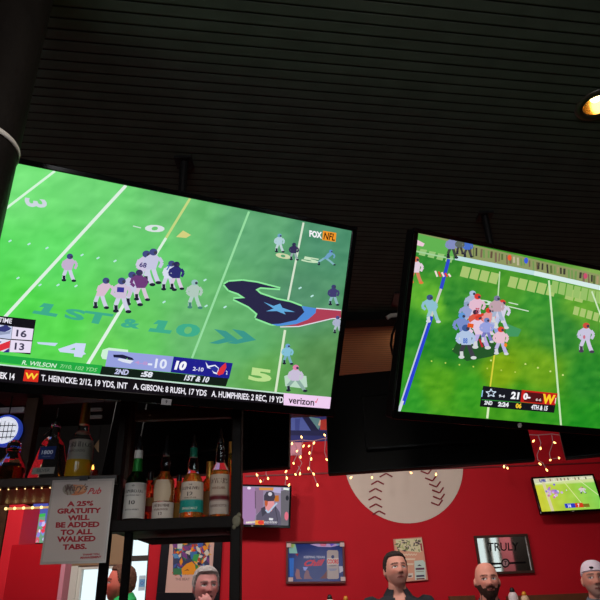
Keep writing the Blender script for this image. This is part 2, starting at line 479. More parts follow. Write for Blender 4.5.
cv.text('&', [(123, 318), (142, 320), (139, 329), (120, 327)], tq, .04); cv.poly([(158, 320), (168, 321), (164, 329.5), (172, 330.5), (170, 333.8), (148, 331.4), (150, 328), (156, 328.6), (158, 324), (153, 324)], tq); cv.text('0', [(178, 322.5), (202, 325), (198, 338), (174, 335.5)], tq, .04)
for dx in (0, 18):
    cv.poly([(214 + dx, 329), (226 + dx, 331), (238 + dx, 340), (218 + dx, 344), (209 + dx, 343), (225 + dx, 338)], (58, 150, 138))
# bull-head logo on the pitch
def Lq(x, y): return (210 + x / 4.286, 270 + y / 4.286)
navy = [(60, 62), (80, 50), (140, 46), (200, 54), (262, 70), (300, 80), (215, 74), (195, 84), (215, 102), (285, 126), (345, 138), (392, 156), (404, 180), (370, 214), (300, 230), (262, 232), (195, 206), (203, 188), (165, 156), (100, 124), (150, 120), (120, 100), (80, 86)]
cx, cy = sum(p[0] for p in navy) / len(navy), sum(p[1] for p in navy) / len(navy)
cv.line([Lq(*p) for p in navy + navy[:1]], 3.2, (142, 232, 156))
cv.poly([Lq(*p) for p in [(392, 154), (455, 164), (452, 184), (420, 212), (368, 232), (290, 240), (262, 232), (300, 228), (370, 212), (404, 180)]], (78, 138, 214))
cv.poly([Lq(*p) for p in [(455, 164), (562, 174), (560, 206), (524, 206), (380, 240), (300, 243), (368, 232), (420, 212), (452, 184)]], (172, 62, 84))
cv.line([Lq(455, 164), Lq(562, 173)], 1, (224, 220, 230)); cv.line([Lq(560, 207), Lq(524, 208), Lq(380, 242), Lq(300, 244)], 1, (224, 220, 230))
cv.poly([Lq(*p) for p in navy], (40, 38, 70))
cv.poly([Lq(*p) for p in [(228, 136), (272, 154), (300, 144), (310, 162), (364, 180), (316, 178), (324, 191), (286, 176), (240, 177), (272, 165)]], (98, 168, 220))
def player(c, x, fy, h, jersey, pants, helmet, shoe=(30, 34, 50), lean=0.0, sp=.16, arm=None, num=None):
    hx = x + lean * h
    arm = arm or jersey
    c.line([(x - .06 * h, fy - .45 * h), (x - sp * h, fy - .2 * h), (x - sp * h * .9, fy - .04 * h)], .13 * h, pants)
    c.line([(x + .06 * h, fy - .45 * h), (x + sp * h * .8, fy - .22 * h), (x + sp * h * 1.3, fy - .02 * h)], .13 * h, pants)
    c.ell(x - sp * h * .95, fy - .03 * h, .09 * h, .05 * h, shoe); c.ell(x + sp * h * 1.35, fy - .01 * h, .09 * h, .05 * h, shoe)
    c.line([(x - sp * h * .95, fy - .2 * h), (x - sp * h * .9, fy - .05 * h)], .1 * h, shoe)
    c.poly([(x - .15 * h, fy - .40 * h), (hx - .2 * h, fy - .76 * h), (hx - .08 * h, fy - .84 * h), (hx + .1 * h, fy - .84 * h), (hx + .2 * h, fy - .74 * h), (x + .14 * h, fy - .40 * h)], jersey)
    c.line([(hx - .19 * h, fy - .74 * h), (hx - .26 * h, fy - .56 * h), (hx - .14 * h, fy - .46 * h)], .1 * h, arm)
    c.line([(hx + .19 * h, fy - .74 * h), (hx + .28 * h, fy - .6 * h), (hx + .2 * h, fy - .45 * h)], .1 * h, arm)
    c.ell(hx + .02 * h, fy - .91 * h, .12 * h, .105 * h, helmet)
    c.ell(hx + .08 * h, fy - .89 * h, .05 * h, .05 * h, (60, 60, 80))
    if num: c.tbox(num, hx - .1 * h, fy - .74 * h, hx + .12 * h, fy - .56 * h, (70, 60, 120), .02)
wj, wp, nh = (206, 196, 224), (206, 206, 228), (66, 74, 130)
blu = (44, 44, 110)
for a in [(68, 281, 27, (196, 176, 206), wp, nh, .05), (145, 285, 34, wj, wp, nh, .02), (151, 283, 34, (198, 198, 224), wp, nh, .05), (168, 290, 29, (214, 220, 236), wp, nh, .1),
          (100, 308, 30, (216, 186, 206), wp, nh, .18), (176, 289, 27, blu, (214, 200, 220), (40, 40, 84), .0), (133, 305, 33, (200, 200, 224), wp, nh, -.05), (141, 300, 30, (110, 60, 120), (214, 196, 214), (60, 50, 96), -.08), (121, 312, 34, (206, 190, 214), wp, nh, .0)]:
    player(cv, a[0], a[1], a[2], a[3], a[4], a[5], lean=a[6])
cv.line([(117, 289.5), (124, 290)], 5, (58, 52, 150)); cv.text('68', [(140, 262), (147, 263), (146, 268), (139, 267)], (70, 60, 120), .03); cv.text('7', [(167, 265), (170, 266), (169, 271), (166, 270)], (60, 90, 190), .04)
player(cv, 194, 308, 28, (176, 200, 188), (176, 204, 196), (150, 190, 190), shoe=(70, 130, 120)); player(cv, 279, 252, 18, (176, 206, 214), (190, 210, 214), (110, 160, 190))
player(cv, 293.5, 260, 17, (52, 46, 84), (150, 170, 170), (44, 44, 80)); player(cv, 325, 265, 15, (110, 160, 196), (130, 180, 190), (90, 140, 200), lean=.35, sp=.45); player(cv, 333, 305, 20, (64, 60, 110), (140, 180, 190), (60, 60, 110))
player(cv, 337, 333, 17, (170, 176, 200), (176, 190, 200), (80, 80, 140)); player(cv, 287, 364, 20, (130, 190, 214), (120, 170, 190), (110, 160, 210))
cv.poly([(284, 376), (292, 373), (306, 376), (307, 387), (300, 388), (285, 386)], (186, 216, 196)); player(cv, 295, 391, 26, (200, 190, 214), (140, 170, 160), (222, 130, 170), sp=.28)
# FOX NFL corner mark
cv.tbox('FOX', 309, 230.2, 321.6, 236.8, (244, 244, 248), .05, slope=.16)
cv.poly([(322.6, 230.8), (336, 233), (335.2, 242), (321.8, 240)], (240, 150, 40)); cv.text('NFL', [(323.6, 232.2), (335, 234), (334.4, 241), (323, 239.4)], (54, 26, 8), .02, .15)
# score box at the left
def B(x, y): return (x / 5, 310 + y / 5)
def Bq(*p): return [B(*q) for q in p]
cv.poly(Bq((-190, 8), (180, 49), (152, 222), (-215, 175)), (18, 16, 24))
cv.poly(Bq((-185, 48), (62, 82), (55, 146), (-195, 112)), (196, 204, 234)); cv.poly(Bq((-195, 118), (53, 150), (46, 212), (-205, 176)), (226, 222, 240))
cv.poly(Bq((-20, 92), (30, 74), (58, 92), (48, 100), (20, 112), (-20, 110)), (54, 58, 120)); cv.poly(Bq((-20, 104), (30, 110), (56, 100), (50, 118), (-20, 128)), (150, 160, 190))
cv.poly(Bq((-10, 176), (52, 152), (48, 188), (0, 206), (-30, 200)), (222, 50, 64)); cv.poly(Bq((14, 212), (46, 190), (46, 212)), (40, 44, 130)); cv.poly(Bq((-30, 152), (10, 158), (-10, 172)), (40, 44, 130))
cv.poly(Bq((64, 83), (168, 94), (160, 151), (57, 144)), (232, 222, 244)); cv.poly(Bq((55, 149), (160, 157), (152, 214), (48, 210)), (232, 222, 244))
cv.text('16', Bq((84, 96), (136, 103), (132, 138), (80, 132)), (62, 58, 84), .03); cv.text('13', Bq((76, 162), (124, 167), (120, 202), (72, 198)), (62, 58, 84), .03)
cv.text('HALFTIME', Bq((-72, 26), (62, 44), (58, 68), (-76, 50)), (232, 228, 240), .02)
# bars and tickers
cv.poly(Bq((-260, 195), (512, 276), (506, 322), (-270, 228)), (32, 168, 66))
cv.text('R. WILSON', Bq((112, 250), (286, 268), (282, 290), (108, 272)), (206, 240, 210), .02, .2); cv.text('7/10, 102 YDS', Bq((302, 270), (488, 290), (482, 312), (298, 292)), (150, 222, 150), .01, .2)
cv.poly([(-60, 358), (340, 398.6), (340, 420), (-60, 392)], (16, 12, 18)); cv.line([(-60, 358.4), (284, 393.4)], 1.3, (200, 226, 214))
cv.text('WEEK 14', [(-9, 370.8), (15, 373.4), (14.4, 380), (-9.6, 377.4)], (240, 236, 244), .03)
cv.poly(Bq((125, 297), (196, 304), (190, 360), (115, 354)), (216, 46, 30)); cv.text('W', Bq((128, 312), (192, 318), (186, 348), (122, 342)), (252, 214, 60), .03)
cv.text('T. HEINICKE: 2/12, 19 YDS, INT', [(41.5, 374.4), (127.6, 382.6), (127, 390), (41, 381.6)], (238, 234, 244), .02)
cv.text('A. GIBSON: 8 RUSH, 17 YDS', [(133.6, 383), (206.6, 390), (206, 397), (133, 390)], (238, 234, 244), .02)
cv.text('A. HUMPHRIES: 2 REC, 19 YDS', [(211.6, 390.4), (286, 397), (285.4, 404.2), (211, 397.6)], (238, 234, 244), .02)
cv.poly([(283.4, 392.8), (331, 397), (330.4, 410), (283.2, 405.4)], (240, 206, 240)); cv.text('verizon', [(288.4, 396.6), (314, 399.2), (313.6, 405.6), (288, 403)], (40, 22, 36), .02); cv.line([(314.6, 401), (315.6, 402.6), (317.4, 398.4)], .7, (222, 70, 90))
# game bar
def G(x, y): return (80 + x / 3.75, 330 + y / 3.75)
def Gq(*p): return [G(*q) for q in p]
cv.poly(Gq((78, 96), (84, 74), (108, 66), (180, 74), (180, 92), (110, 88), (100, 110), (84, 108)), (206, 240, 214))
cv.poly(Gq((106, 76), (350, 99), (338, 158), (94, 136)), (150, 160, 222)); cv.poly(Gq((351, 99), (572, 124), (558, 182), (339, 158)), (30, 30, 140))
cv.poly(Gq((82, 135), (556, 181), (546, 211), (74, 166)), (16, 30, 22))
cv.poly(Gq((124, 92), (160, 92), (196, 104), (202, 112), (184, 112), (150, 104), (126, 102)), (26, 28, 60)); cv.poly(Gq((146, 106), (186, 112), (200, 116), (188, 126), (160, 120), (140, 112)), (220, 226, 240)); cv.ell(G(176, 108)[0], G(176, 108)[1], .7, .6, (110, 200, 100))
cv.text('4-8', Gq((206, 114), (254, 119), (252, 132), (204, 127)), (190, 150, 206), .02); cv.text('-10', Gq((258, 104), (328, 110), (322, 146), (252, 140)), (226, 232, 248), .03)
cv.text('10', Gq((358, 114), (402, 118), (394, 152), (352, 148)), (246, 246, 252), .06, .1); cv.text('2-10', Gq((424, 137), (464, 141), (461, 156), (421, 152)), (220, 220, 246), .03)
cv.poly(Gq((470, 118), (480, 134), (506, 130), (520, 142), (514, 166), (500, 162), (492, 146), (476, 142)), (230, 234, 250)); cv.poly(Gq((484, 140), (504, 134), (518, 144), (512, 160), (500, 156)), (40, 50, 150)); cv.poly(Gq((512, 162), (524, 142), (538, 128), (546, 122), (548, 140), (536, 164), (520, 170)), (220, 50, 60)); cv.tbox('2', G(546, 0)[0], G(0, 152)[1], G(552, 0)[0], G(0, 166)[1], (230, 230, 250), .02)
cv.text('2ND', Gq((132, 144), (184, 149), (180, 169), (128, 164)), (196, 200, 236), .04, .15); cv.text(':58', Gq((230, 153), (274, 157), (270, 178), (226, 174)), (226, 230, 240), .05, .1); cv.text('1ST & 10', Gq((394, 167), (486, 176), (480, 197), (388, 188)), (226, 230, 240), .04, .15)
scrL = cv.build('screen', M_screen, tvL); scrL.location.y = -.0005
# small number tag under the screen
x, z = cv.P(166, 401.5)
t = Canvas(.034, .02); t.base(lambda u, v: (170, 168, 172), 1, 1); t.tbox('9', .4, .2, .6, .8, (40, 40, 44), .03)
o = t.build('number_tag', M_print, [c_ for c_ in tvL.children if c_.name.startswith('bezel')][0]); o.location = (x, -.0085, z)

# --- right large screen
CR = Vector((.964, 2.318, .930 + CAMZ)); MR = tv_matrix(D(22.78), D(24.4), D(-.13))
tvR = television(CR, MR, W55, H55, 'large ceiling-hung television on the right with players packed in a heap on bright green turf')
mount(CR, MR, W55, 'black ceiling mount hidden behind a large screen')
cv = Canvas(W55, H55, MR, CR)
gr = idw([(430, 250, (56, 150, 60)), (420, 330, (46, 146, 50)), (405, 400, (56, 168, 50)), (440, 385, (96, 178, 36)), (500, 372, (146, 184, 26)), (540, 372, (126, 180, 36)), (520, 400, (76, 168, 36)), (590, 422, (40, 158, 40)), (590, 380, (48, 150, 50)),
          (560, 330, (58, 148, 60)), (510, 282, (84, 168, 54)), (450, 300, (56, 150, 56)), (436, 304, (126, 206, 60)), (580, 305, (110, 180, 60)), (470, 390, (66, 170, 40)), (475, 340, (44, 130, 44)), (540, 300, (70, 165, 60)), (455, 345, (40, 140, 46)), (540, 415, (60, 165, 40)), (600, 280, (150, 190, 100)), (640, 400, (45, 150, 45)), (640, 320, (70, 150, 60))], 4)
def R(x, y): return (380 + x / 2.727, 210 + y / 2.727)
def Rq(*p): return [R(*q) for q in p]
def baseR(u, v):
    x, y = local_px(CR, MR, (u - .5) * W55, (.5 - v) * H55)
    n = mnoise.fractal(Vector((x / 12, y / 6, 3)), 1, 2, 3) * 20
    return [max(0, min(255, k + n * s)) for k, s in zip([q_ * w_ for q_, w_ in zip(gr(x, y), (.86, .9, .8))], (1.2, 1, .5))]
cv.base(baseR, 80, 46)
cv.poly(Rq((95, 58), (700, 200), (700, 236), (600, 205), (205, 125), (95, 110)), (140, 150, 96))
cv.poly(Rq((95, 62), (205, 90), (200, 128), (95, 108)), (96, 176, 80))
for k in range(40):
    x = 215 + k * 10 + random.uniform(-3, 3); y = 98 + (x - 215) * .235
    cv.line([R(x, y - 6), R(x + random.uniform(-2, 2), y + random.uniform(10, 22))], random.uniform(1, 2.4), random.choice([(96, 78, 60), (170, 150, 110), (120, 100, 80), (110, 150, 80), (60, 60, 50), (190, 180, 150), (90, 110, 60)]))
for x, y, cc in [(353, 130, (230, 90, 50)), (398, 138, (60, 90, 220)), (560, 180, (200, 80, 110))]: cv.ell(*R(x, y), 2, 3, cc)
sq = (168, 196, 112)
for k in range(13):
    x = 225 + k * 26; y = 140 + (x - 205) * .215 + 8
    if k in (4, 10): continue
    cv.poly(Rq((x, y), (x + 22, y + 5), (x + 14, y + 34), (x - 8, y + 28)), sq)
for k in range(7):
    x = 470 + k * 20; y = 192 + (x - 470) * .24
    cv.poly(Rq((x, y), (x + 17, y + 4), (x + 12, y + 36), (x - 5, y + 31)), (150, 190, 104))
for k in range(5):
    x = 530 + k * 18; y = 262 + (x - 530) * .3; cv.poly(Rq((x, y), (x + 14, y + 4), (x + 9, y + 26), (x - 5, y + 22)), sq)
for k in range(4):
    x = 110 + k * 24; y = 106 + k * 6; cv.poly(Rq((x, y), (x + 18, y + 3), (x + 12, y + 20), (x - 5, y + 16)), (150, 196, 120))
cv.line(Rq((204, 130), (420, 172), (705, 236)), 4.4, (190, 222, 226)); cv.line(Rq((420, 172), (705, 236)), 4.6, (214, 236, 232)); cv.line(Rq((95, 112), (200, 134)), 1.6, (160, 206, 150))
cv.line(Rq((187, 134), (166, 215)), 3.4, (46, 70, 200)); cv.line(Rq((166, 215), (140, 290)), 2.4, (196, 200, 190)); cv.line(Rq((140, 290), (62, 530)), 3.6, (40, 64, 206)); cv.line(Rq((133, 294), (50, 545)), 1.4, (196, 208, 220)); cv.line(Rq((62, 520), (52, 550)), 2.4, (206, 214, 226))
cv.line(Rq((326, 168), (321, 240)), 1.3, (190, 220, 170)); cv.line(Rq((312, 390), (300, 482)), 1.6, (214, 206, 60)); cv.line(Rq((297, 520), (292, 568)), 2.2, (220, 236, 190)); cv.line(Rq((460, 192), (493, 588)), 1.9, (200, 228, 180)); cv.line(Rq((577, 222), (606, 300)), 1.5, (206, 230, 190))
for k in range(8): cv.ell(*R(200 + k * 34 + (k > 3) * 60, 380 + k * 10), 1, .9, (206, 224, 130))
for k in range(7): cv.ell(*R(140 + k * 38, 412 + k * 5), .8, .8, (190, 210, 90))
cv.text('0', Rq((268, 242), (310, 250), (308, 262), (264, 254)), (206, 230, 214), .05); cv.line(Rq((345, 262), (405, 276)), 1, (206, 226, 200)); cv.line(Rq((350, 252), (376, 258)), 1, (206, 226, 200))
for k in range(5): cv.line(Rq((150 + k * 9, 166 + k * 2), (156 + k * 9, 182)), 1.8, (220, 60, 50) if k % 2 else (240, 222, 214))
cv.poly(Rq((345, 310), (385, 326), (376, 345), (340, 345)), (66, 150, 96))
cv.poly(Rq((196, 385), (230, 320), (300, 360), (350, 380), (300, 400), (236, 412)), (36, 84, 40))
red, sil, lb = (214, 60, 50), (166, 180, 206), (120, 160, 214)
pk = (226, 186, 206)
for a in [(472, 318, 27, sil, lb, (170, 190, 220)), (468, 328, 26, (150, 160, 206), sil, (140, 160, 190)), (476, 322, 28, pk, (220, 206, 226), red), (492, 336, 28, (170, 180, 216), (150, 160, 220), sil), (486, 334, 26, (226, 150, 150), pk, red), (500, 328, 28, (210, 206, 226), (190, 196, 226), red),
          (497, 322, 26, (190, 160, 170), sil, (120, 120, 150)), (472, 334, 24, (214, 90, 70), pk, (60, 40, 60)), (464, 343, 30, (120, 140, 200), (50, 60, 100), (96, 150, 214)), (480, 348, 34, (226, 200, 222), (190, 170, 226), (220, 80, 70)), (486, 342, 24, (150, 160, 220), (120, 120, 190), (110, 130, 190)),
          (466, 358, 33, (176, 196, 226), (60, 60, 70), (60, 90, 150)), (500, 354, 27, (230, 190, 204), (190, 180, 226), (224, 70, 50))]:
    player(cv, a[0], a[1], a[2], a[3], a[4], a[5], shoe=(210, 214, 214), lean=random.uniform(-.12, .12))
cv.line([(475, 318), (483, 314)], 2.5, (214, 60, 40)); cv.line([(467, 325), (473, 326)], 4, (230, 90, 30)); cv.ell(505, 345, 1.6, 2, (238, 130, 40)); cv.line([(479, 339), (482, 347)], 2, (190, 40, 50))
cv.tbox('88', 462.5, 338, 467, 343.5, (70, 110, 200), .03); cv.tbox('75', 475, 308, 479, 313, (190, 60, 80), .03)
player(cv, 585, 352, 29, (200, 196, 220), (206, 200, 224), (200, 80, 60), shoe=(70, 60, 80)); cv.ell(583.5, 337, 1.2, 2, (200, 110, 130))
player(cv, 432, 322, 27, (140, 190, 206), (150, 196, 200), (60, 80, 130), shoe=(206, 214, 220), lean=-.12); player(cv, 415, 283, 26, (226, 206, 220), (210, 130, 90), (214, 110, 70), shoe=(226, 120, 60))
player(cv, 451, 258, 22, (130, 140, 190), (60, 70, 60), (110, 90, 80)); player(cv, 467, 257, 18, (70, 110, 200), (60, 60, 70), (60, 70, 80)); player(cv, 459, 254, 16, (90, 100, 90), (60, 60, 60), (100, 80, 70))
cv.poly(Rq((98, 80), (120, 92), (116, 100), (98, 96)), (236, 200, 214))
def S(x, y): return (470 + x / 6, 375 + y / 6)
def Sq(*p): return [S(*q) for q in p]
cv.poly(Sq((75, 64), (307, 90), (298, 163), (58, 148)), (22, 24, 32)); cv.poly(Sq((307, 88), (522, 110), (506, 182), (298, 162)), (196, 30, 26)); cv.poly(Sq((326, 100), (440, 112), (430, 168), (318, 158)), (84, 18, 22))
cv.poly(Sq((60, 146), (508, 180), (500, 226), (54, 188)), (20, 20, 26)); cv.line(Sq((66, 147), (298, 164)), .7, (50, 150, 60))
st = [(122 + 32 * (1 if k % 2 == 0 else .42) * math.sin(k * PI / 5), 108 + 26 * (1 if k % 2 == 0 else .42) * -math.cos(k * PI / 5)) for k in range(11)]
cv.line([S(*p) for p in st], .9, (206, 222, 240)); cv.line(Sq((72, 90), (66, 130)), 1, (150, 200, 240))
cv.text('9-4', Sq((170, 116), (206, 119), (203, 136), (167, 133)), (220, 224, 234), .04); cv.text('21', Sq((246, 98), (294, 103), (286, 146), (238, 142)), (244, 246, 250), .05)
cv.text('0-', Sq((318, 106), (362, 111), (356, 150), (312, 146)), (248, 236, 238), .06); cv.text('6-6', Sq((392, 138), (424, 141), (421, 157), (389, 154)), (230, 206, 200), .03); cv.text('W', Sq((434, 112), (510, 120), (500, 176), (426, 170)), (250, 206, 40), .05); cv.line(Sq((510, 136), (506, 170)), .8, (250, 220, 220))
cv.text('2ND', Sq((84, 152), (132, 156), (128, 180), (80, 176)), (236, 238, 244), .04); cv.text('2:24', Sq((166, 159), (230, 164), (226, 192), (162, 187)), (236, 238, 244), .05); cv.text('06', Sq((272, 168), (306, 171), (302, 200), (268, 197)), (250, 206, 50), .04); cv.text('4TH & 15', Sq((366, 176), (464, 185), (458, 214), (360, 205)), (236, 238, 244), .04)
o = cv.build('screen', M_screen, tvR); o.location.y = -.0005
x, z = cv.P(518.5, 425)
o = MB().lathe([(.011, -.003), (.011, .0)], 6, M=Matrix.Translation((x, -.0085, z)) @ Matrix.Rotation(PI / 2, 4, 'X')).build('maker_badge', M_grey, [c_ for c_ in tvR.children if c_.name.startswith('bezel')][0])

# --- televisions hung back to back on the far side of the bar (their black backs face us)
def back_tv(pl, pr, label, Hh=.60):
    pl, pr = Vector(pl), Vector(pr); d = pr - pl; W = d.length; yaw = math.atan2(d.y, d.x)
    Mx = Matrix.Rotation(yaw, 3, 'Z') @ Matrix.Rotation(D(-10), 3, 'X')
    mid = (pl + pr) / 2
    C = mid + Mx @ Vector((0, 0, Hh / 2))
    root = empty('television', C, label, 'television', None, Mx)
    m = MB(); m.box((0, 0, 0), (W, .045, Hh), bevel=.006); m.box((0, -.03, -.03), (W * .6, .05, Hh * .55), bevel=.012)
    for k in range(9): m.box((-.2 + k * .05, -.056, .1), (.03, .006, .01))
    m.build('casing', M_black, root)
    c = Canvas(W - .05, Hh - .06); c.base(lambda u, v: (30 + 20 * u, 70 + 30 * v, 40), 8, 5); c.line([(.2, 0), (.35, 1)], .012, (150, 170, 150)); c.line([(.6, 0), (.75, 1)], .012, (150, 170, 150))
    s = c.build('screen', M_screen, root); s.rotation_euler = (0, 0, PI); s.location.y = .0232
    r = empty('television_mount', Vector((C.x, C.y, CEIL)), 'black ceiling mount above a television seen from behind', 'mount', 'ceiling mounts over the televisions seen from behind')
    MB().box((0, 0, -.006), (.18, .18, .012)).build('ceiling_plate', M_steel, r)
    Lh = CEIL - C.z - .05
    cc = Mx @ Vector((0, -.075, 0))
    MB().tube([(0, 0, -.012), (0, cc.y * .2, -.1), (cc.x, cc.y, -.3), (cc.x, cc.y, -Lh)], .022, 12).build('pole', M_matte, r)
    return root
Zb = .60 + CAMZ
kr = (atz(535, 461, Zb) - atz(329, 475, Zb)); 
back_tv(atz(328.5, 475.3, Zb), atz(535, 461, Zb), 'black back of a ceiling-hung television below the gap between the two large screens')
e = atz(565.5, 459.5, Zb); back_tv(e, e + (atz(600, 456, Zb) - e).normalized() * 1.0, 'black back of a television at the right edge under the right large screen')
e = atz(289.5, 468.3, Zb); dv = (e - atz(243, 472, Zb)).normalized(); back_tv(e - dv * 1.05, e, 'black back of a television above the shelves and left of the string lights')

# --- pale cable arm beside the right screen
o = MB(); o.smooth = True
pp = [at(387, 318, 2.75), at(391, 315.5, 2.75), at(397, 315, 2.76), at(404, 317, 2.8)]
r = empty('cable_loop', pp[0], 'pale grey strap and black cable loop poking out beside the right large screen', 'cable')
MB().tube([p - pp[0] for p in pp], .011, 8).build('strap', M_grey, r)
pc = [at(396, 324, 2.78), at(392, 335, 2.76), at(391, 345, 2.75), at(393, 355, 2.76), at(398, 362, 2.8)]
MB().tube([p - pp[0] for p in [at(400, 316, 2.8)] + pc], .006, 8).build('cord', M_black, r)

# --- small far televisions
def grass(u, v, a=(150, 170, 60), b=(110, 180, 60)): 
    n = mnoise.noise(Vector((u * 9, v * 6, 1))) * 12
    return [max(0, x * (1 - u) + y * u + n) for x, y in zip(a, b)]
# right wall TV
C2 = Vector((2.40, 5.80, .79 + CAMZ)); M2 = tv_matrix(D(-3.2), D(-9.7), D(.4)); W2, H2 = .545, .305
tv2 = television(C2, M2, W2, H2, 'small television on the red wall at the far right showing yellowish turf', bezel=(.016, .016, .022), depth=.04)
cv = Canvas(W2, H2)
cv.base(lambda u, v: grass(u, v, (206, 206, 60), (130, 204, 80)) if v > .2 else (206, 220, 150), 30, 18)
cv.poly([(0, 0), (1, 0), (1, .1), (0, .13)], (206, 206, 176)); cv.line([(.02, .16), (.98, .05)], .03, (226, 230, 190))
for k in range(14): cv.line([(.1 + k * .06, .02), (.1 + k * .06, .1)], .02, random.choice([(110, 110, 90), (226, 220, 200), (150, 120, 90)]))
cv.tbox('LIVE', .1, .03, .2, .12, (60, 60, 170), .05)
cv.line([(.15, .12), (.18, 1)], .05, (214, 206, 160)); cv.line([(.5, .15), (.72, .95)], .014, (220, 226, 150)); cv.line([(.75, .1), (1, .6)], .014, (220, 230, 170))
for k in range(26):
    cv.ell(.28 + random.gauss(0, .05), .44 + random.gauss(0, .09), .02, .035, random.choice([(206, 170, 220), (160, 130, 210), (226, 206, 230), (130, 120, 200), (200, 120, 170)]))
player(cv, .76, .52, .2, (214, 200, 200), (206, 206, 220), (206, 150, 120)); cv.ell(.5, .4, .01, .02, (220, 210, 220))
cv.poly([(.4, .8), (.57, .8), (.57, .93), (.4, .93)], (40, 60, 190)); cv.poly([(.57, .8), (.7, .8), (.7, .93), (.57, .93)], (206, 60, 30)); cv.poly([(.7, .83), (.8, .83), (.8, .93), (.7, .93)], (120, 110, 30)); cv.tbox('14', .45, .82, .5, .92, (230, 230, 250), .05); cv.tbox('7', .61, .82, .64, .92, (240, 230, 220), .05)
o = cv.build('screen', M_screen, tv2); o.location.y = -.0005
MB().box((0, .0, 0), (.02, .012, .006)).build('maker_badge', M_grey, tv2).location = (0, -.006, -H2 / 2 - .012)
MB().box((0, .0, 0), (.16, .1, .14)).build('wall_bracket', M_steel, tv2).location = (0, .125, 0)
# centre wall TV behind the shelf post
W1, H1 = .60, .3375
pTR, pBR = at(290, 487.5, 5.72), at(288, 525.5, 5.72)
H1 = (pTR - pBR).length; W1 = H1 * 16 / 9
M1 = tv_matrix(D(0), D(3), D(-3.6))
C1 = (pTR + pBR) / 2 - M1 @ Vector((W1 / 2, 0, 0))
tv1 = television(C1, M1, W1, H1, 'small television on the red wall beside the shelf post showing a man in a cap', bezel=(.018, .016, .022), depth=.04)
cv = Canvas(W1, H1, M1, C1)
def T1(x, y): return (240 + x / 8.57, 470 + y / 8.57)
def Tq(*p): return [T1(*q) for q in p]
cv.base(lambda u, v: (146, 132, 158), 4, 3)
cv.poly(Tq((-200, 148), (130, 150), (135, 380), (110, 480), (-200, 480)), (164, 124, 170)); cv.poly(Tq((128, 150), (200, 160), (196, 330), (140, 380)), (140, 112, 140)); cv.line(Tq((130, 180), (132, 330)), .8, (90, 70, 90)); cv.ell(*T1(78, 155), 2, 1.4, (240, 226, 244))
cv.poly(Tq((165, 150), (350, 152), (350, 176), (165, 172)), (214, 140, 70)); cv.poly(Tq((290, 150), (352, 152), (350, 200), (280, 190)), (180, 170, 206)); cv.poly(Tq((292, 220), (332, 216), (334, 270), (296, 272)), (190, 110, 40)); cv.poly(Tq((350, 180), (422, 165), (420, 485), (350, 485)), (104, 100, 108)); cv.line(Tq((372, 160), (420, 166)), 2, (226, 240, 226)); cv.ell(*T1(405, 240), 1.6, 2.6, (40, 40, 50)); cv.ell(*T1(398, 395), 2, 4.4, (222, 110, 130))
cv.poly(Tq((135, 485), (140, 390), (190, 330), (240, 340), (300, 300), (340, 360), (352, 420), (352, 485)), (92, 86, 106)); cv.poly(Tq((180, 330), (215, 310), (225, 370), (190, 400)), (66, 62, 78)); cv.line(Tq((300, 310), (320, 420), (318, 480)), .7, (60, 56, 70))
cv.poly(Tq((215, 258), (290, 262), (296, 296), (272, 350), (242, 368), (222, 350), (214, 300)), (226, 148, 152)); cv.poly(Tq((212, 258), (240, 262), (236, 300), (222, 318), (212, 296)), (190, 90, 50)); cv.line(Tq((220, 340), (242, 366), (300, 300), (318, 284)), 1.6, (176, 196, 220))
cv.poly(Tq((206, 262), (206, 220), (225, 188), (262, 178), (292, 192), (302, 232), (290, 266), (240, 268), (222, 262)), (66, 60, 76)); cv.ell(*T1(258, 206), 2, 2, (206, 200, 214))
cv.line(Tq((50, 452), (140, 444)), 1.7, (214, 206, 190)); cv.poly(Tq((130, 430), (205, 432), (205, 475), (130, 475)), (232, 150, 60)); cv.ell(*T1(180, 450), 3.2, 2.2, (222, 60, 50)); cv.tbox('HE IS OUT FOR THE HALF', *T1(206, 440), *T1(318, 458), (226, 222, 226), .02); cv.tbox("HE'S", *T1(52, 440), *T1(100, 458), (230, 222, 200), .02); cv.poly(Tq((250, 410), (285, 414), (280, 432), (248, 430)), (220, 220, 226))
o = cv.build('screen', M_screen, tv1); o.location.y = -.0005
MB().box((0, 0, 0), (.016, .012, .008)).build('maker_badge', M_grey, tv1).location = (-.03, -.006, -H1 / 2 - .012)
MB().box((0, 0, 0), (.2, .145, .14)).build('wall_bracket', M_steel, tv1).location = (0, .165, 0)
# left TV over the partition
W3, H3 = .60, .337
M3 = tv_matrix(D(3), D(3), D(-1))
pBL = at(27.5, 543, 5.72); C3 = pBL + M3 @ Vector((W3 / 2, 0, H3 / 2))
tv3 = television(C3, M3, W3, H3, 'small television above the red partition, half hidden by the hanging paper notice', bezel=(.055, .02, .018), depth=.05)
cv = Canvas(W3, H3)
cv.base(lambda u, v: (70 + 40 * v, 80 + 40 * v, 170), 8, 6)
cv.poly([(0, .3), (.2, .26), (.24, 1), (0, 1)], (112, 160, 130)); cv.poly([(0, .3), (.2, .26), (.2, .34), (0, .38)], (60, 180, 80)); cv.poly([(.22, 0), (.32, 0), (.3, .4), (.24, .4)], (40, 50, 120))
for k in range(60): cv.ell(random.uniform(.04, .42), random.uniform(.45, .97), random.uniform(.01, .03), random.uniform(.03, .08), random.choice([(220, 226, 250), (226, 90, 110), (150, 130, 220), (200, 190, 240), (230, 60, 80), (120, 150, 210)]))
cv.poly([(.36, .15), (.5, .1), (.48, .55), (.4, .7)], (180, 196, 250)); cv.poly([(.55, .1), (.95, .1), (.95, .9), (.6, .9)], (96, 110, 190))
o = cv.build('screen', M_screen, tv3); o.location.y = -.0005
MB().box((0, 0, 0), (.16, .12, .14)).build('wall_bracket', M_steel, tv3).location = (0, .16, 0)

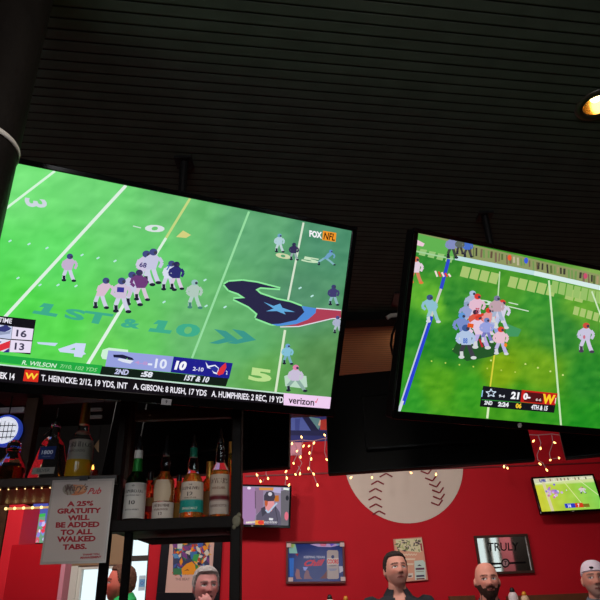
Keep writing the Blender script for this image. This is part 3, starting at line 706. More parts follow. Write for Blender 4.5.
# ------------------------------------------------------------------ back-bar shelf unit
YS, YS2 = 2.28, 2.60
zR = at(175, 518, YS).z; zRb = at(175, 530, YS).z
zL = at(60, 477, YS).z; zLb = at(60, 486, YS).z
X = lambda px, y=500, Y=YS: at(px, y, Y).x
hutch = empty('back_bar_shelf', (X(175), YS, 0), 'dark wooden back-bar shelf unit holding the liquor bottles', 'shelf unit')
ho = Vector(hutch.location)
def hbox(name, x0, x1, y0, y1, z0, z1, m, bev=.003):
    return MB().box(Vector(((x0 + x1) / 2, (y0 + y1) / 2, (z0 + z1) / 2)) - ho, (x1 - x0, y1 - y0, z1 - z0), bevel=bev).build(name, m, hutch)
ztop = at(140, 414, YS).z
xp0, xp1 = X(231), X(241)
xr0, xr1 = X(234, 500, YS2 + .03), X(242.5, 500, YS2 + .03)
ztp = at(140, 401, YS2 + .06).z
xl0 = X(-60, 478)
hbox('post', xp0, xp1, YS - .01, YS + .06, 0, ztp, M_darkwood)
hbox('post', xr0, xr1, YS2 - .03, YS2 + .03, 0, ztp, M_darkwood)
hbox('post', X(124, 460, YS2), X(133, 460, YS2), YS2 - .05, YS2 - .002, zR, ztp, M_brownwood)
hbox('post', X(113, 460), X(121, 460), YS + .015, YS + .06, zRb, ztp, M_darkwood)
hbox('post', X(120, 565), X(128, 565), YS + .02, YS + .04, 0, zRb, M_matte)
hbox('post', X(94.5, 585), X(104, 585), YS + .02, YS + .04, 0, zLb, M_matte)
hbox('post', X(25, 440, YS2), X(37, 440, YS2), YS2 - .05, YS2, zL, ztp, M_brownwood)
hbox('post', xl0 + .01, xl0 + .06, YS + .02, YS + .08, 0, ztp, M_darkwood)
hbox('shelf', X(112, 518), xp1, YS - .012, YS + .1, zRb, zR, M_darkwood)
hbox('shelf_board', X(112, 518), xr0, YS + .1, YS2, zRb, zR, M_darkwood)
M_under = mat('glossy_shelf', (40, 26, 18), .35, var=.4, vscale=18)
hbox('shelf', xl0, X(118, 478), YS - .012, YS2 + .08, zLb, zL, M_under)
hbox('top_board', xl0, xp1 + .01, YS - .02, YS2 + .06, ztp, ztp + .03, M_darkwood)
hbox('cornice', X(134, 417), X(231, 417), YS + .01, YS + .04, at(140, 419.5, YS).z, ztop + .02, M_brownwood)
hbox('added_pale_strip', X(-20, 411, YS2), X(24, 411, YS2), YS2 - .005, YS2 + .012, at(10, 413, YS2).z, at(10, 407.5, YS2).z, M_grey)  # added pale strips, their grey standing in for a lit bar behind
hbox('added_pale_strip', X(88, 411, YS2), X(102, 411, YS2), YS2 - .005, YS2 + .012, at(90, 411, YS2).z, at(90, 408, YS2).z, M_grey)
hbox('added_pale_strip', X(88, 418, YS2), X(102, 418, YS2), YS2 - .005, YS2 + .012, at(90, 418.5, YS2).z, at(90, 415.5, YS2).z, M_grey)
m = MB(); m.smooth = True
m.ball(at(236.5, 521, YS - .012) - ho, .016, 14, (1, .45, 1.25)); m.ball(at(239, 515, YS - .012) - ho, .009, 10, (1, .6, 1)); m.ball(at(234, 527, YS - .012) - ho, .008, 10, (1, .6, 1))
m.build('corner_guard', mat('worn_grey_plastic', (126, 124, 104), .6, var=.4, vscale=60), hutch)['label'] = 'worn grey corner guard'
# thin dark bar added under the right shelf for a dark line there
hbox('dark_bar', X(134, 536), xp0, YS + .05, YS2 - .05, at(180, 537, YS).z, at(180, 535.6, YS).z, M_matte, 0)

# rope light under the left shelf
rope = empty('rope_light', at(20, 508, YS2 + .06), 'warm rope light running along the back edge of the left shelf', 'rope light')
ro = Vector(rope.location)
zr = at(30, 507.6, YS2 + .06).z
MB().tube([Vector((xl0 + .08, YS2 + .07, zr)) - ro, Vector((X(62, 507, YS2 + .07), YS2 + .07, zr)) - ro], .0045, 8).build('tube', mat('rope_tube', (190, 160, 110), .3, emit=(255, 200, 120), estr=.55), rope)
bm_b = None
for k in range(14):
    x = X(62, 507, YS2 + .07) - .01 - k * .038
    if bm_b is None:
        mb = MB(); mb.smooth = True; mb.ball((0, 0, 0), .0062, 8); b = mb.build('bulb', M_led, rope); bm_b = b
    else:
        b = bm_b.copy(); COL.objects.link(b); b.parent = rope
    b.location = Vector((x, YS2 + .064, zr)) - ro
rope2 = empty('rope_light', (X(20, 489), YS + .02, zLb), 'short row of warm pin lights under the front edge of the left shelf', 'rope light')
r2 = Vector(rope2.location); zr = zLb - .004
MB().tube([Vector((xl0 + .08, YS + .01, zr + .004)) - r2, Vector((X(52, 488), YS + .01, zr + .004)) - r2], .003, 8).build('tube', M_black, rope2)
for k in range(8):
    b = bm_b.copy(); COL.objects.link(b); b.parent = rope2; b.scale = (.45,) * 3
    b.location = Vector((X(49, 488) - k * .031, YS + .01, zr + .001)) - r2

# ------------------------------------------------------------------ bottles
def gm(name, rgb, rough=.04, tr=.92): return mat(name, rgb, rough, trans=tr, ior=1.4)
G_green = gm('green_glass', (30, 70, 34)); G_amber = gm('amber_whisky', (232, 150, 62), .05, .72); G_dkamber = gm('dark_amber_whisky', (186, 104, 44), .05, .75); G_clear = mat('clear_glass', (236, 240, 238), .02, trans=1.0, ior=1.09, coat=.8)
G_gold = gm('pale_gold_tequila', (226, 186, 60)); G_red = gm('red_amber_spirit', (200, 60, 30))
M_gold = mat('gold_foil', (190, 140, 60), .35, metal=.7, var=.2); M_greenfoil = mat('green_foil', (30, 130, 50), .35, metal=.3); M_tealfoil = mat('teal_foil', (20, 110, 86), .35, metal=.3); M_bandwhite = mat('white_band', (206, 206, 200), .5)
M_pour = mat('black_pourer', (20, 20, 22), .3); M_chrome = mat('chrome_spout', (190, 190, 195), .2, metal=1.0)
SHELFG = {'R': 'liquor bottles on the right shelf', 'L': None}
class Bottle:
    def __init__(s, label, x, yb, Y, z=None, cat='bottle', group=None, name='liquor_bottle'):
        s.x, s.yb, s.Y = x, yb, Y
        p = at(x, yb, Y); s.z0 = p.z
        s.zs = z if z is not None else p.z
        s.root = empty(name, (p.x, Y, s.zs), label, cat, group)
        s.d = (Y * CP + (p.z - CAMZ) * SP) / F
    def prof(s, pts): return [(hw * s.d, max(0, at(s.x, y, s.Y).z - s.z0)) for y, hw in pts]
    def part(s, name, pts, m, n=28, sy=1):
        mb = MB(); mb.smooth = True
        o = mb.lathe(s.prof(pts), n, sy=sy).build(name, m, s.root)
        md = o.modifiers.new('e', 'EDGE_SPLIT'); md.split_angle = math.radians(50)
        return o
    def label(s, y0, y1, hw, fn, texts=(), arc=200, name='paper_label', polys=(), hw2=None):
        z1 = at(s.x, y0, s.Y).z - s.z0; z0 = at(s.x, y1, s.Y).z - s.z0
        r = hw * s.d + .0009; r1 = (hw2 or hw) * s.d + .0009; W = r * math.radians(arc); H = z1 - z0
        c = Canvas(W, H, step=2e-5); c.base(fn, 30, 16)
        for p, col in polys: c.poly(p, col)
        for t, a, b, d_, e, col in texts:
            k = 1.0; c.tbox(t, a, b, d_, e, col, .03)
        for i, (x, y, z) in enumerate(c.v):
            rr = r + (r1 - r) * (z / H + .5) - y; th = x / r
            c.v[i] = (rr * math.sin(th), -rr * math.cos(th), z + (z0 + z1) / 2)
        return c.build(name, M_print, s.root)
paper = lambda u, v: (200, 196, 190)
zsR = zR
rg = None
# green peaty malt
b = Bottle('dark green whisky bottle with a white label at the left end of the right shelf', 133.4, 517.5, YS + .07, zsR)
b.part('glass', [(517.5, 10), (516, 10.4), (478, 10.4), (474, 9.5), (470, 6.5), (467, 4.6), (455, 4.2), (448, 4)], G_green)
b.part('foil', [(469, 5.2), (455, 4.5)], M_greenfoil); b.part('neck_band', [(455, 4.5), (447, 4.3)], M_bandwhite)
b.part('pourer', [(447, 3.6), (443, 4), (441, 2.4), (438, 1.6), (432, .9)], M_pour)
b.label(480, 515, 10.5, paper, [('LAPHROAIG', .22, .2, .78, .29, (40, 40, 40)), ('ISLAY SINGLE MALT', .28, .34, .72, .38, (90, 90, 90)), ('10', .42, .5, .58, .62, (50, 50, 50)), ('SCOTCH WHISKY', .3, .74, .7, .78, (90, 90, 90)), ('*', .46, .06, .54, .14, (60, 70, 60))])
b = Bottle('round-shouldered amber whisky bottle with two cream labels, second on the right shelf', 162.2, 517.5, YS + .07, zsR)
b.part('glass', [(517.5, 10), (516, 10.4), (484, 10.4), (478, 10), (473, 7), (470, 5), (469, 4.8)], G_dkamber)
b.part('neck', [(469, 4.8), (466, 4.6), (461, 5.2), (457, 4.4), (453, 3.6)], G_clear)
b.part('pourer', [(453, 3.2), (449, 3.6), (446, 1.8), (433, .9)], M_pour)
b.label(500, 516, 10.5, lambda u, v: (206, 196, 186), [('THE BALVENIE', .26, .12, .74, .3, (90, 70, 60)), ('DOUBLEWOOD', .3, .4, .7, .52, (110, 80, 70)), ('12', .45, .62, .55, .82, (90, 60, 60))])
b.label(478, 499, 10.5, lambda u, v: (196, 176, 150) if (u - .5) ** 2 / .2 + (v - .55) ** 2 / .5 < 1 else (150, 96, 50), [], 120, 'upper_label')
b = Bottle('amber single malt bottle with a cream label and turquoise band, third on the right shelf', 191, 517.5, YS + .07, zsR)
b.part('glass', [(517.5, 11), (515, 11.6), (483, 11), (477, 9.5), (473, 7), (472, 6.4)], G_amber)
b.part('neck', [(472, 6.4), (469, 5), (463, 5.6), (459, 4.8), (455, 3.6)], G_clear)
b.part('cap', [(455.5, 4), (447, 4), (446, 3.6)], M_tealfoil); b.part('pourer', [(446, 3), (442, 3), (440, 1.6), (433, .9)], M_chrome)
def glen(u, v): return (206, 192, 176) if v < .6 else (36, 150, 140)
b.label(481, 511, 11.6, glen, [('THE', .45, .08, .55, .13, (90, 80, 80)), ('GLENLIVET', .24, .17, .76, .27, (80, 66, 66)), ('12', .43, .34, .57, .48, (70, 60, 60)), ('YEARS OF AGE', .34, .51, .66, .56, (120, 90, 80)), ('SINGLE MALT', .3, .84, .7, .92, (206, 220, 206))], polys=[([(.4, .62), (.6, .62), (.62, .72), (.5, .8), (.38, .72)], (196, 150, 90))], hw2=11)
b = Bottle('squat bottle with pale cream labels and a dark red stripe beside the shelf post', 219, 517.5, YS + .07, zsR)
b.part('glass', [(517.5, 9.4), (516, 9.8), (474, 9.6), (470, 9.1)], G_amber)
b.part('neck', [(470, 9.1), (468, 8.6), (464, 6.2), (460, 4.4), (456, 5), (452, 4.4), (446, 3.8), (443, 3.4)], G_clear)
b.part('pourer', [(443, 3.4), (439, 3.4), (437, 1.7), (428, .9)], M_chrome)
def dew(u, v): return (196, 178, 160) if v < .56 else ((104, 30, 40) if v < .66 else (196, 182, 170))
b.label(474.5, 514, 9.8, dew, [("DEWAR'S", .2, .1, .8, .24, (90, 60, 60)), ('WHITE LABEL', .28, .32, .72, .38, (130, 90, 80)), ('BLENDED SCOTCH', .24, .76, .76, .82, (110, 80, 80))])
Yb = YS + .22
b = Bottle('slim amber bottle with a gold cap standing behind the cream-labelled bottles', 208.6, 513, Yb, zsR)
b.part('glass', [(516, 9), (478, 9), (472, 7), (468, 4)], G_amber); b.part('cap', [(469, 3.9), (466, 3.9), (452, 3.6)], M_gold)
b.label(482, 505, 9.1, lambda u, v: (170, 120, 70), [])
b = Bottle('tall bottle with a pale gold neck tucked behind the post end of the right shelf', 230, 513, Yb, zsR)
b.part('glass', [(516, 7), (470, 7), (465, 4.5), (462, 2.6), (444, 2.4)], G_gold); b.part('cap', [(444, 2.6), (433, 2.4)], M_gold)
b = Bottle('red-brown spirit bottle in the back row between the first two front bottles', 148, 513, Yb, zsR)
b.part('glass', [(516, 8), (482, 8), (476, 6), (472, 3), (468, 2.8)], G_red); b.part('cap', [(468, 3), (460, 2.8)], M_pour)
b.label(486, 500, 8.1, lambda u, v: (206, 150, 90) if v < .6 else (170, 40, 40), [])
b = Bottle('small bottle with a mustard yellow label in the back row of the right shelf', 177.5, 513, Yb, zsR)
b.part('glass', [(516, 7), (482, 7), (478, 5), (475, 2.6), (470, 2.4)], G_dkamber); b.part('cap', [(470, 2.8), (464, 2.6)], M_pour)
b.label(492, 514, 7.1, lambda u, v: (206, 150, 60), [])
# left shelf
zsL = zL
b = Bottle('clear tapered tequila bottle with a blue label on the left shelf', 48.5, 476.5, YS + .09, zsL)
def taper(bt, name, pts, m, M4=True, bev=True):
    mb = MB(); mb.smooth = False
    return mb.lathe([(r * 1.3, z) for r, z in bt.prof(pts)], 4, M=Matrix.Rotation(PI / 4, 4, 'Z')).build(name, m, bt.root)
o = taper(b, 'glass', [(476.5, 16), (474, 16.5), (440, 9.6), (436, 8), (432, 5), (428, 4.6), (421, 4.4)], G_clear)
bv = o.modifiers.new('b', 'BEVEL'); bv.width = .006; bv.segments = 2
b.part('pourer', [(421, 4.4), (418, 4.6), (416, 2.4), (412, 1.2), (404, .9)], M_chrome)
mb = MB(); mb.tube([(0, 0, at(48, 420, b.Y).z - b.z0), (-.035, -.02, at(48, 431, b.Y).z - b.z0)], .002, 6); mb.tube([(0, 0, at(48, 420, b.Y).z - b.z0), (.03, -.02, at(48, 424, b.Y).z - b.z0)], .002, 6); mb.build('wire_handle', M_chrome, b.root)
c = Canvas(.064, .052); c.base(lambda u, v: (30, 48, 104), 1, 1); c.tbox('1800', .16, .3, .84, .62, (190, 200, 220), .03); c.tbox('TEQUILA', .25, .74, .75, .84, (140, 150, 180), .02)
o = c.build('blue_label', M_print, b.root); rl = b.prof([(450, 12.3)])[0]; o.location = (0, -rl[0] * .93, rl[1]); o.rotation_euler = (D(-9), 0, 0)
c = Canvas(.085, .026); c.base(lambda u, v: (140, 140, 132), 1, 1); c.tbox('SILVER', .2, .2, .8, .7, (80, 84, 84), .02)
o = c.build('lower_label', M_print, b.root); rl = b.prof([(468, 15.3)])[0]; o.location = (0, -rl[0] * .935, rl[1]); o.rotation_euler = (D(-9), 0, 0)
b = Bottle('tall bottle of golden tequila with grey label and yellow foil on left shelf', 77.5, 476.5, YS + .09, zsL)
b.part('glass', [(457, 12.6), (442, 12), (436, 10.5), (431, 7), (427, 5.4), (419, 5), (404, 4.2)], G_clear); b.part('liquid', [(476.5, 12), (475, 12.8), (457, 12.7)], mat('golden_tequila', (222, 176, 40), .06, trans=.55, ior=1.35))
b.part('foil', [(421, 5.2), (402, 4.4), (400, 4)], M_gold); b.part('collar', [(430, 7.6), (428, 6)], mat('pink_collar', (170, 110, 100), .5))
b.label(437.5, 458, 12.2, lambda u, v: (150, 146, 136), [('HORNITOS', .14, .12, .86, .38, (66, 62, 60)), ('REPOSADO', .3, .5, .7, .62, (100, 96, 90))], hw2=11.6)
# cut-glass decanter at the far left
b = Bottle('cut-glass decanter sparkling at the far left end of the shelf', 9, 477, YS + .1, zsL, cat='decanter', name='decanter')
mb = MB()
mb.lathe(b.prof([(477, 12), (474, 13.5), (466, 14.5), (458, 13), (452, 9), (447, 6.5), (443, 7.5)]), 14)
mb.build('glass', G_clear, b.root)
mb = MB(); mb.lathe(b.prof([(474, 12.6), (466, 13.2), (461, 12)]), 14); mb.build('whisky', gm('aged_brown_whisky', (150, 96, 44)), b.root)
mb = MB(); mb.lathe(b.prof([(443, 5), (441, 7.2), (437, 6.4), (434, 3)]), 10); mb.build('stopper', G_clear, b.root)
# votive candle
b = Bottle('small lit candle in a red glass behind the golden tequila bottle', 92, 475, YS + .16, zsL, cat='candle', name='votive_candle')
b.part('glass_cup', [(475, 5), (474, 5.4), (462, 5.6)], mat('red_cup_glass', (190, 50, 30), .05, trans=.6, ior=1.4)); b.part('flame', [(462, .6), (460.5, 1.3), (458, .9), (456.5, .2)], mat('candle_flame', (255, 200, 120), .5, emit=(255, 170, 70), estr=4))
b.part('wax', [(474, 4.6), (463, 4.7)], mat('cream_wax', (230, 190, 150), .5))
# little paper tag hanging by the post
o = MB().prism([(-.012, -.005), (.006, .022), (.01, -.03)], -.0008, .0008).build('paper_tag', mat('tan_paper', (170, 134, 96), .8, var=.15))
o.location = at(97, 445, YS + .12); tag(o, 'tan triangular paper tag hanging right of the golden tequila bottle', 'tag')
mb = MB(); mb.tube([(.006, 0, .022), (.012, 0, ztp - o.location.z)], .0008, 5); mb.build('string', M_black, o)
# backlit round sign behind the decanter
p = at(6, 431, YS2 - .08)
rs = empty('round_sign', p, 'round backlit white sign with a blue rim glowing above the decanter', 'sign')
rr = 15.0 * (p.y * CP + (p.z - CAMZ) * SP) / F
RX = Matrix.Rotation(PI / 2, 4, 'X')
MB().lathe([(rr, -.014), (rr * 1.06, -.01), (rr * 1.06, .012), (rr, .014)], 32, M=RX).build('rim', mat('blue_rim', (40, 60, 180), .3, emit=(60, 90, 220), estr=.35), rs)
MB().lathe([(rr * .9, .0142), (rr * .9, .0165)], 32, M=RX).build('face', mat('backlit_face', (230, 232, 240), .4, emit=(226, 230, 244), estr=.75), rs)
c = Canvas(rr * 1.6, rr * 1.6)
for k in range(5): c.poly([(.12 + k * .17, .12 + abs(k - 2) * .05), (.15 + k * .17, .12 + abs(k - 2) * .05), (.15 + k * .17, .9), (.12 + k * .17, .9)], (40, 36, 40))
for k in range(3): c.poly([(.02, .3 + k * .24), (.98, .3 + k * .24), (.98, .34 + k * .24), (.02, .34 + k * .24)], (40, 36, 40))
o = c.build('lattice', M_print, rs); o.location.y = -.0175
MB().tube([(0, 0, rr), (0, 0, ztp - p.z)], .003, 6).build('hanger', M_black, rs)

# ------------------------------------------------------------------ hanging notice
TL, TR, BR, BL = at(52.5, 480, 2.25), at(114.5, 478.5, 2.25), at(106, 562.5, 2.25), at(39.5, 565, 2.25)
Cn = (TL + TR + BR + BL) / 4; Wn = ((TR - TL).length + (BR - BL).length) / 2; Hn = ((TL - BL).length + (TR - BR).length) / 2
rolln = math.atan2((TR - TL + BR - BL).z, (TR - TL + BR - BL).x)
Mn = tv_matrix(0, 0, rolln)
nr = empty('notice', Cn, 'laminated white paper notice in red lettering hanging from the left shelf', 'notice', None, Mn)
MB().box((0, .0015, 0), (Wn, .0016, Hn), bevel=.0005).build('laminate', mat('laminate_sleeve', (176, 168, 162), .12, coat=.6), nr)
cv = Canvas(Wn * .93, Hn * .94, Mn, Cn)
cv.base(lambda u, v: (188, 178, 172), 10, 12)
def Nn(x, y): return (x / 4.615, 470 + y / 4.615)
RD = (158, 30, 44)
def nt(s, x0, x1, yc, h, sh=.0): cv.text(s, [Nn(x0, yc - h / 2 + 1), Nn(x1, yc - h / 2 - 3), Nn(x1 - 2, yc + h / 2 - 3), Nn(x0 - 2, yc + h / 2 + 1)], RD, .05, sh)
nt('A 25%', 310, 432, 156, 24); nt('GRATUITY', 265, 468, 189, 25); nt('WILL', 313, 415, 221, 25); nt('BE ADDED', 258, 460, 253, 26); nt('TO ALL', 280, 428, 287, 26); nt('WALKED', 263, 442, 319, 27); nt('TABS.', 290, 402, 355, 26); nt('THANK YOU,', 382, 462, 391, 11); nt('MANAGEMENT', 372, 468, 404, 11)
cv.ell(*Nn(345, 92), 12, 5.4, (196, 120, 80), 20); cv.ell(*Nn(318, 90), 6.5, 5.6, (150, 140, 128), 18); cv.ell(*Nn(370, 84), 7, 3.6, (206, 150, 110), 18)
for k in range(3): cv.line([Nn(300 + k * 16, 70 + k * 4), Nn(312 + k * 16, 116 - k * 3)], .8, (110, 90, 80))
cv.text("Mary's", [Nn(302, 66), Nn(408, 62), Nn(404, 102), Nn(298, 110)], (112, 90, 84), .015, .3)
cv.text('Pub', [Nn(408, 84), Nn(470, 80), Nn(466, 110), Nn(402, 112)], (186, 40, 50), .02, .35)
o = cv.build('printed_sheet', M_print, nr); o.location.y = .0004
MB().box((0, .009, Hn / 2 + .003), (.03, .02, .016)).build('clip', M_steel, nr)

# ------------------------------------------------------------------ things on the red wall
I3 = Matrix.Identity(3)
# baseball mural
mc = at(403.3, 460.6, YW - .004); rm = (at(462.6, 460.6, YW).x - at(344, 460.6, YW).x) / 2
mu = empty('baseball_mural', mc, 'large white baseball with red stitching painted on the red wall', 'mural')
MB().lathe([(rm, -.0035), (rm, .0)], 72, M=RX).build('painted_disc', mat('ball_white_paint', (214, 196, 186), .6, var=.06, vscale=4), mu)
SR = (128, 24, 40)
ls = [(398, 466), (386, 473.5), (377.5, 481), (375.5, 488.5), (374.8, 496.5), (375.8, 504), (379, 511)]
rs_ = [(421, 466), (428, 474), (432.5, 481), (436.5, 487), (439.5, 493), (440.5, 499.5), (438.5, 505.5)]
for pts, arms in ((ls, ((-6.4, 3.6), (6.4, 3.4))), (rs_, ((-7.5, -3.0), (4, -5.6)))):
    cv = Canvas(rm * 2, rm * 2, I3, mc)
    for x, y in pts: cv.line([(x + arms[0][0], y + arms[0][1]), (x, y), (x + arms[1][0], y + arms[1][1])], 1.5, SR)
    o = cv.build('seam', M_print, mu); o.location.y = -.0040

def framed(name, label, cat, quad, Y, fw, fm, d=.03):
    TL, TR, BR, BL = [at(q[0], q[1], Y) for q in quad]
    C = (TL + TR + BR + BL) / 4; W = ((TR - TL).x + (BR - BL).x) / 2; H = ((TL - BL).z + (TR - BR).z) / 2
    roll = math.atan2((TR - TL + BR - BL).z, (TR - TL + BR - BL).x); M = tv_matrix(0, 0, roll)
    r = empty(name, C, label, cat, None, M)
    f = MB()
    for sz in (-1, 1): f.box((0, 0, sz * (H / 2 - fw / 2)), (W, d, fw), bevel=.003)
    for sx in (-1, 1): f.box((sx * (W / 2 - fw / 2), 0, 0), (fw, d * .98, H - 2 * fw), bevel=.003)
    f.build('frame', fm, r)
    return r, M, C, W - 2 * fw, H - 2 * fw
YF = YW - .018
# blue beer mirror
r, M, C, W, H = framed('bar_mirror', 'blue beer mirror with a silver can and red script on the red wall', 'bar mirror', [(285, 541.5), (343.6, 541.2), (346, 583.5), (287, 584)], YF, .018, mat('red_brown_frame', (96, 34, 34), .4))
cv = Canvas(W + .004, H + .004, M, C)
def K(x, y): return (280 + x / 8.57, 530 + y / 8.57)
def Kq(*p): return [K(*q) for q in p]
cv.base(lambda u, v: (34, 52, 126), 6, 4)
cv.poly(Kq((72, 116), (130, 118), (150, 200), (80, 200)), (140, 196, 190)); cv.poly(Kq((76, 120), (126, 122), (118, 152), (78, 148)), (170, 200, 110)); cv.poly(Kq((130, 205), (160, 200), (150, 226)), (150, 30, 50)); cv.poly(Kq((80, 240), (120, 240), (116, 400), (84, 400)), (36, 110, 214))  # reflections of the room painted into the panel as colour patches
cv.poly(Kq((258, 124), (330, 112), (500, 114), (520, 128), (440, 146), (330, 144)), (196, 170, 226)); cv.poly(Kq((340, 114), (400, 114), (390, 140), (350, 138)), (224, 120, 160)); cv.poly(Kq((420, 116), (470, 118), (440, 140)), (120, 90, 220)); cv.poly(Kq((480, 100), (530, 104), (520, 134), (485, 130)), (130, 170, 220))
cv.tbox('KEEPING TEXAS', *K(204, 222), *K(384, 242), (176, 180, 210), .03); cv.text('Chill', Kq((212, 258), (384, 250), (376, 306), (204, 312)), (200, 26, 60), .04, .35)
cv.poly(Kq((402, 182), (415, 172), (490, 174), (500, 186), (504, 410), (492, 420), (412, 420), (402, 408)), (172, 158, 160)); cv.poly(Kq((402, 242), (502, 240), (503, 296), (402, 298)), (206, 196, 196)); cv.tbox('COORS', *K(404, 250), *K(502, 290), (200, 40, 50), .05); cv.tbox('LIGHT', *K(425, 298), *K(485, 312), (90, 80, 110), .03); cv.ell(*K(452, 230), 1.6, 1.8, (46, 56, 110)); cv.poly(Kq((410, 330), (496, 330), (470, 350), (430, 352)), (140, 140, 170)); cv.line(Kq((404, 340), (404, 405)), .8, (120, 112, 120))
cv.poly(Kq((130, 380), (142, 330), (165, 340), (172, 400), (190, 420), (140, 420)), (150, 100, 110)); cv.poly(Kq((196, 316), (240, 318), (220, 350), (204, 345)), (140, 150, 230)); cv.poly(Kq((204, 420), (208, 380), (225, 340), (245, 350), (255, 390), (280, 420)), (130, 90, 110)); cv.poly(Kq((340, 416), (372, 388), (400, 350), (402, 416)), (110, 50, 60)); cv.poly(Kq((505, 310), (535, 310), (545, 350), (510, 370)), (190, 190, 214))  # reflected people painted along the bottom of the panel
o = cv.build('print_with_reflections', M_gprint, r); o.location.y = -.003
for (px, py) in ((289, 545.5), (342, 544.8), (290.8, 579.5), (343, 579)):
    q = M.transposed() @ (at(px, py, YF) - C)
    MB().box((q.x, -.017, q.z), (.042, .006, .034), bevel=.002).build('corner_reflection', mat('pale_corner_reflection', (206, 180, 180), .25), r)  # reflections at the frame corners built as pale blocks
# real mirror with seltzer lettering
r, M, C, W, H = framed('bar_mirror', 'wood framed mirror lettered TRULY on the red wall above the bald man', 'bar mirror', [(473, 535.5), (527.6, 534), (534, 572.6), (480.5, 575.5)], YF, .022, mat('dark_brown_frame', (66, 36, 28), .4, var=.3))
MB().box((0, .004, 0), (W + .004, .004, H + .004)).build('mirror_glass', M_mirror, r)
cv = Canvas(W, H, M, C)
def V(x, y): return (470 + x / 8.57 * .78, 525 + y / 8.57)
def U(x, y): return (470 + x * 70 / 600, 525 + y * 55 / 471)
def Uq(*p): return [U(*q) for q in p]
TK = (16, 14, 16)
cv.text('TRULY', Uq((150, 152), (415, 150), (420, 218), (155, 226)), TK, .012)
o = cv.build('lettering', M_gprint, r); o.location.y = .0015; cv = Canvas(W, H, M, C)
cv.ell(*U(304, 326), 4.2, 4.6, TK, 24); cv.ell(*U(304, 326), 2.9, 3.2, (170, 130, 136), 24); cv.text('T', Uq((292, 308), (318, 308), (316, 344), (292, 344)), TK, .02)
cv.poly(Uq((160, 322), (270, 322), (272, 338), (162, 342)), TK); cv.poly(Uq((336, 318), (480, 312), (482, 328), (338, 336)), TK); cv.poly(Uq((205, 360), (268, 356), (268, 368), (206, 374)), TK)
o = cv.build('emblem', M_gprint, r); o.location.y = .0015
# pinkish beer tin sign
r, M, C, W, H = framed('tin_sign', 'pinkish tin beer sign with hop leaves and a pale can behind the dark-haired man', 'sign', [(393.5, 539), (422.8, 537), (427.2, 580), (398, 582.5)], YF, .006, mat('pink_tin_edge', (206, 140, 130), .4), .012)
cv = Canvas(W + .002, H + .002, M, C)
def J(x, y): return (385 + x / 12, 535 + y / 12)
def Jq(*p): return [J(*q) for q in p]
cv.base(lambda u, v: (226, 164, 140), 4, 4)
cv.poly(Jq((125, 55), (450, 40), (470, 170), (420, 210), (330, 200), (150, 180)), (226, 216, 180))
for k in range(60):
    x, y = random.uniform(140, 420), random.uniform(55, 195); a = random.uniform(0, PI); l = random.uniform(16, 36)
    dx, dy = l * math.cos(a), l * math.sin(a)
    cv.poly(Jq((x - dx, y - dy), (x - dy * .35, y + dx * .35), (x + dx, y + dy), (x + dy * .35, y - dx * .35)), random.choice([(176, 186, 110), (104, 104, 80), (206, 206, 150), (120, 130, 90), (224, 206, 190), (90, 70, 80)]))
cv.line(Jq((430, 100), (440, 190)), 1.6, (170, 60, 76))
for y, a, b_ in ((235, 190, 380), (290, 250, 360), (350, 240, 340)):
    cv.line([J(a + (b_ - a) * k / 12, y + (10 if k % 2 else -10)) for k in range(13)], .9, (240, 214, 190))
cv.poly(Jq((350, 310), (455, 300), (480, 330), (490, 530), (360, 540)), (206, 220, 214)); cv.poly(Jq((385, 372), (410, 352), (440, 372)), (50, 50, 70)); cv.poly(Jq((366, 396), (470, 392), (472, 416), (368, 420)), (110, 60, 90)); cv.line(Jq((374, 440), (466, 436)), .6, (150, 140, 120)); cv.poly(Jq((374, 484), (470, 478), (474, 500), (376, 506)), (70, 56, 90)); cv.poly(Jq((376, 520), (474, 514), (476, 530), (378, 536)), (120, 60, 70))
cv.poly(Jq((272, 460), (335, 456), (335, 510), (276, 516)), (230, 214, 206)); cv.poly(Jq((276, 490), (320, 484), (318, 502), (280, 504)), (70, 50, 60))
o = cv.build('printed_sheet', M_print, r); o.location.y = -.003
# sports poster at the left
r, M, C, W, H = framed('framed_poster', 'colourful painted poster with a pale mat in a wide black frame behind the grey-haired man', 'poster', [(160.5, 524), (221.5, 524), (221.5, 602), (159, 602)], YF, .075, mat('poster_black_frame', (20, 17, 24), .4, spec=.15), .03)
cv = Canvas(W + .002, H + .002, M, C)
cv.base(lambda u, v: (214, 170, 160), 4, 4)
def A(x, y): return (170 + x / 8.57, 530 + y / 8.57)
def Aq(*p): return [A(*q) for q in p]
cv.poly(Aq((28, 40), (340, 40), (338, 380), (25, 384)), (60, 62, 96))
pal = [(206, 60, 40), (230, 140, 30), (60, 90, 170), (50, 130, 70), (210, 200, 190), (120, 60, 130), (40, 40, 60), (180, 70, 50), (90, 140, 190), (220, 160, 60)]
for k in range(120):
    x, y = random.uniform(40, 325), random.uniform(50, 370); a = random.uniform(0, PI); l = random.uniform(12, 46); w_ = random.uniform(9, 24)
    dx, dy = math.cos(a), math.sin(a)
    cv.poly(Aq((x - dx * l, y - dy * l), (x - dy * w_, y + dx * w_), (x + dx * l, y + dy * l), (x + dy * w_, y - dx * w_)), random.choice(pal))
cv.poly(Aq((105, 384), (100, 330), (140, 290), (190, 270), (215, 300), (225, 382)), (232, 146, 34)); cv.poly(Aq((120, 352), (150, 334), (168, 350), (150, 346)), (120, 60, 30)); cv.poly(Aq((30, 330), (100, 330), (100, 384), (28, 384)), (60, 120, 80)); cv.poly(Aq((66, 90), (110, 90), (104, 160), (64, 160)), (206, 206, 206)); cv.poly(Aq((170, 190), (240, 180), (210, 250), (180, 250)), (60, 110, 170)); cv.poly(Aq((205, 210), (255, 205), (230, 275), (190, 260)), (60, 150, 80))
cv.tbox('THE BEAT', *A(46, 410), *A(170, 432), (150, 110, 110), .02)
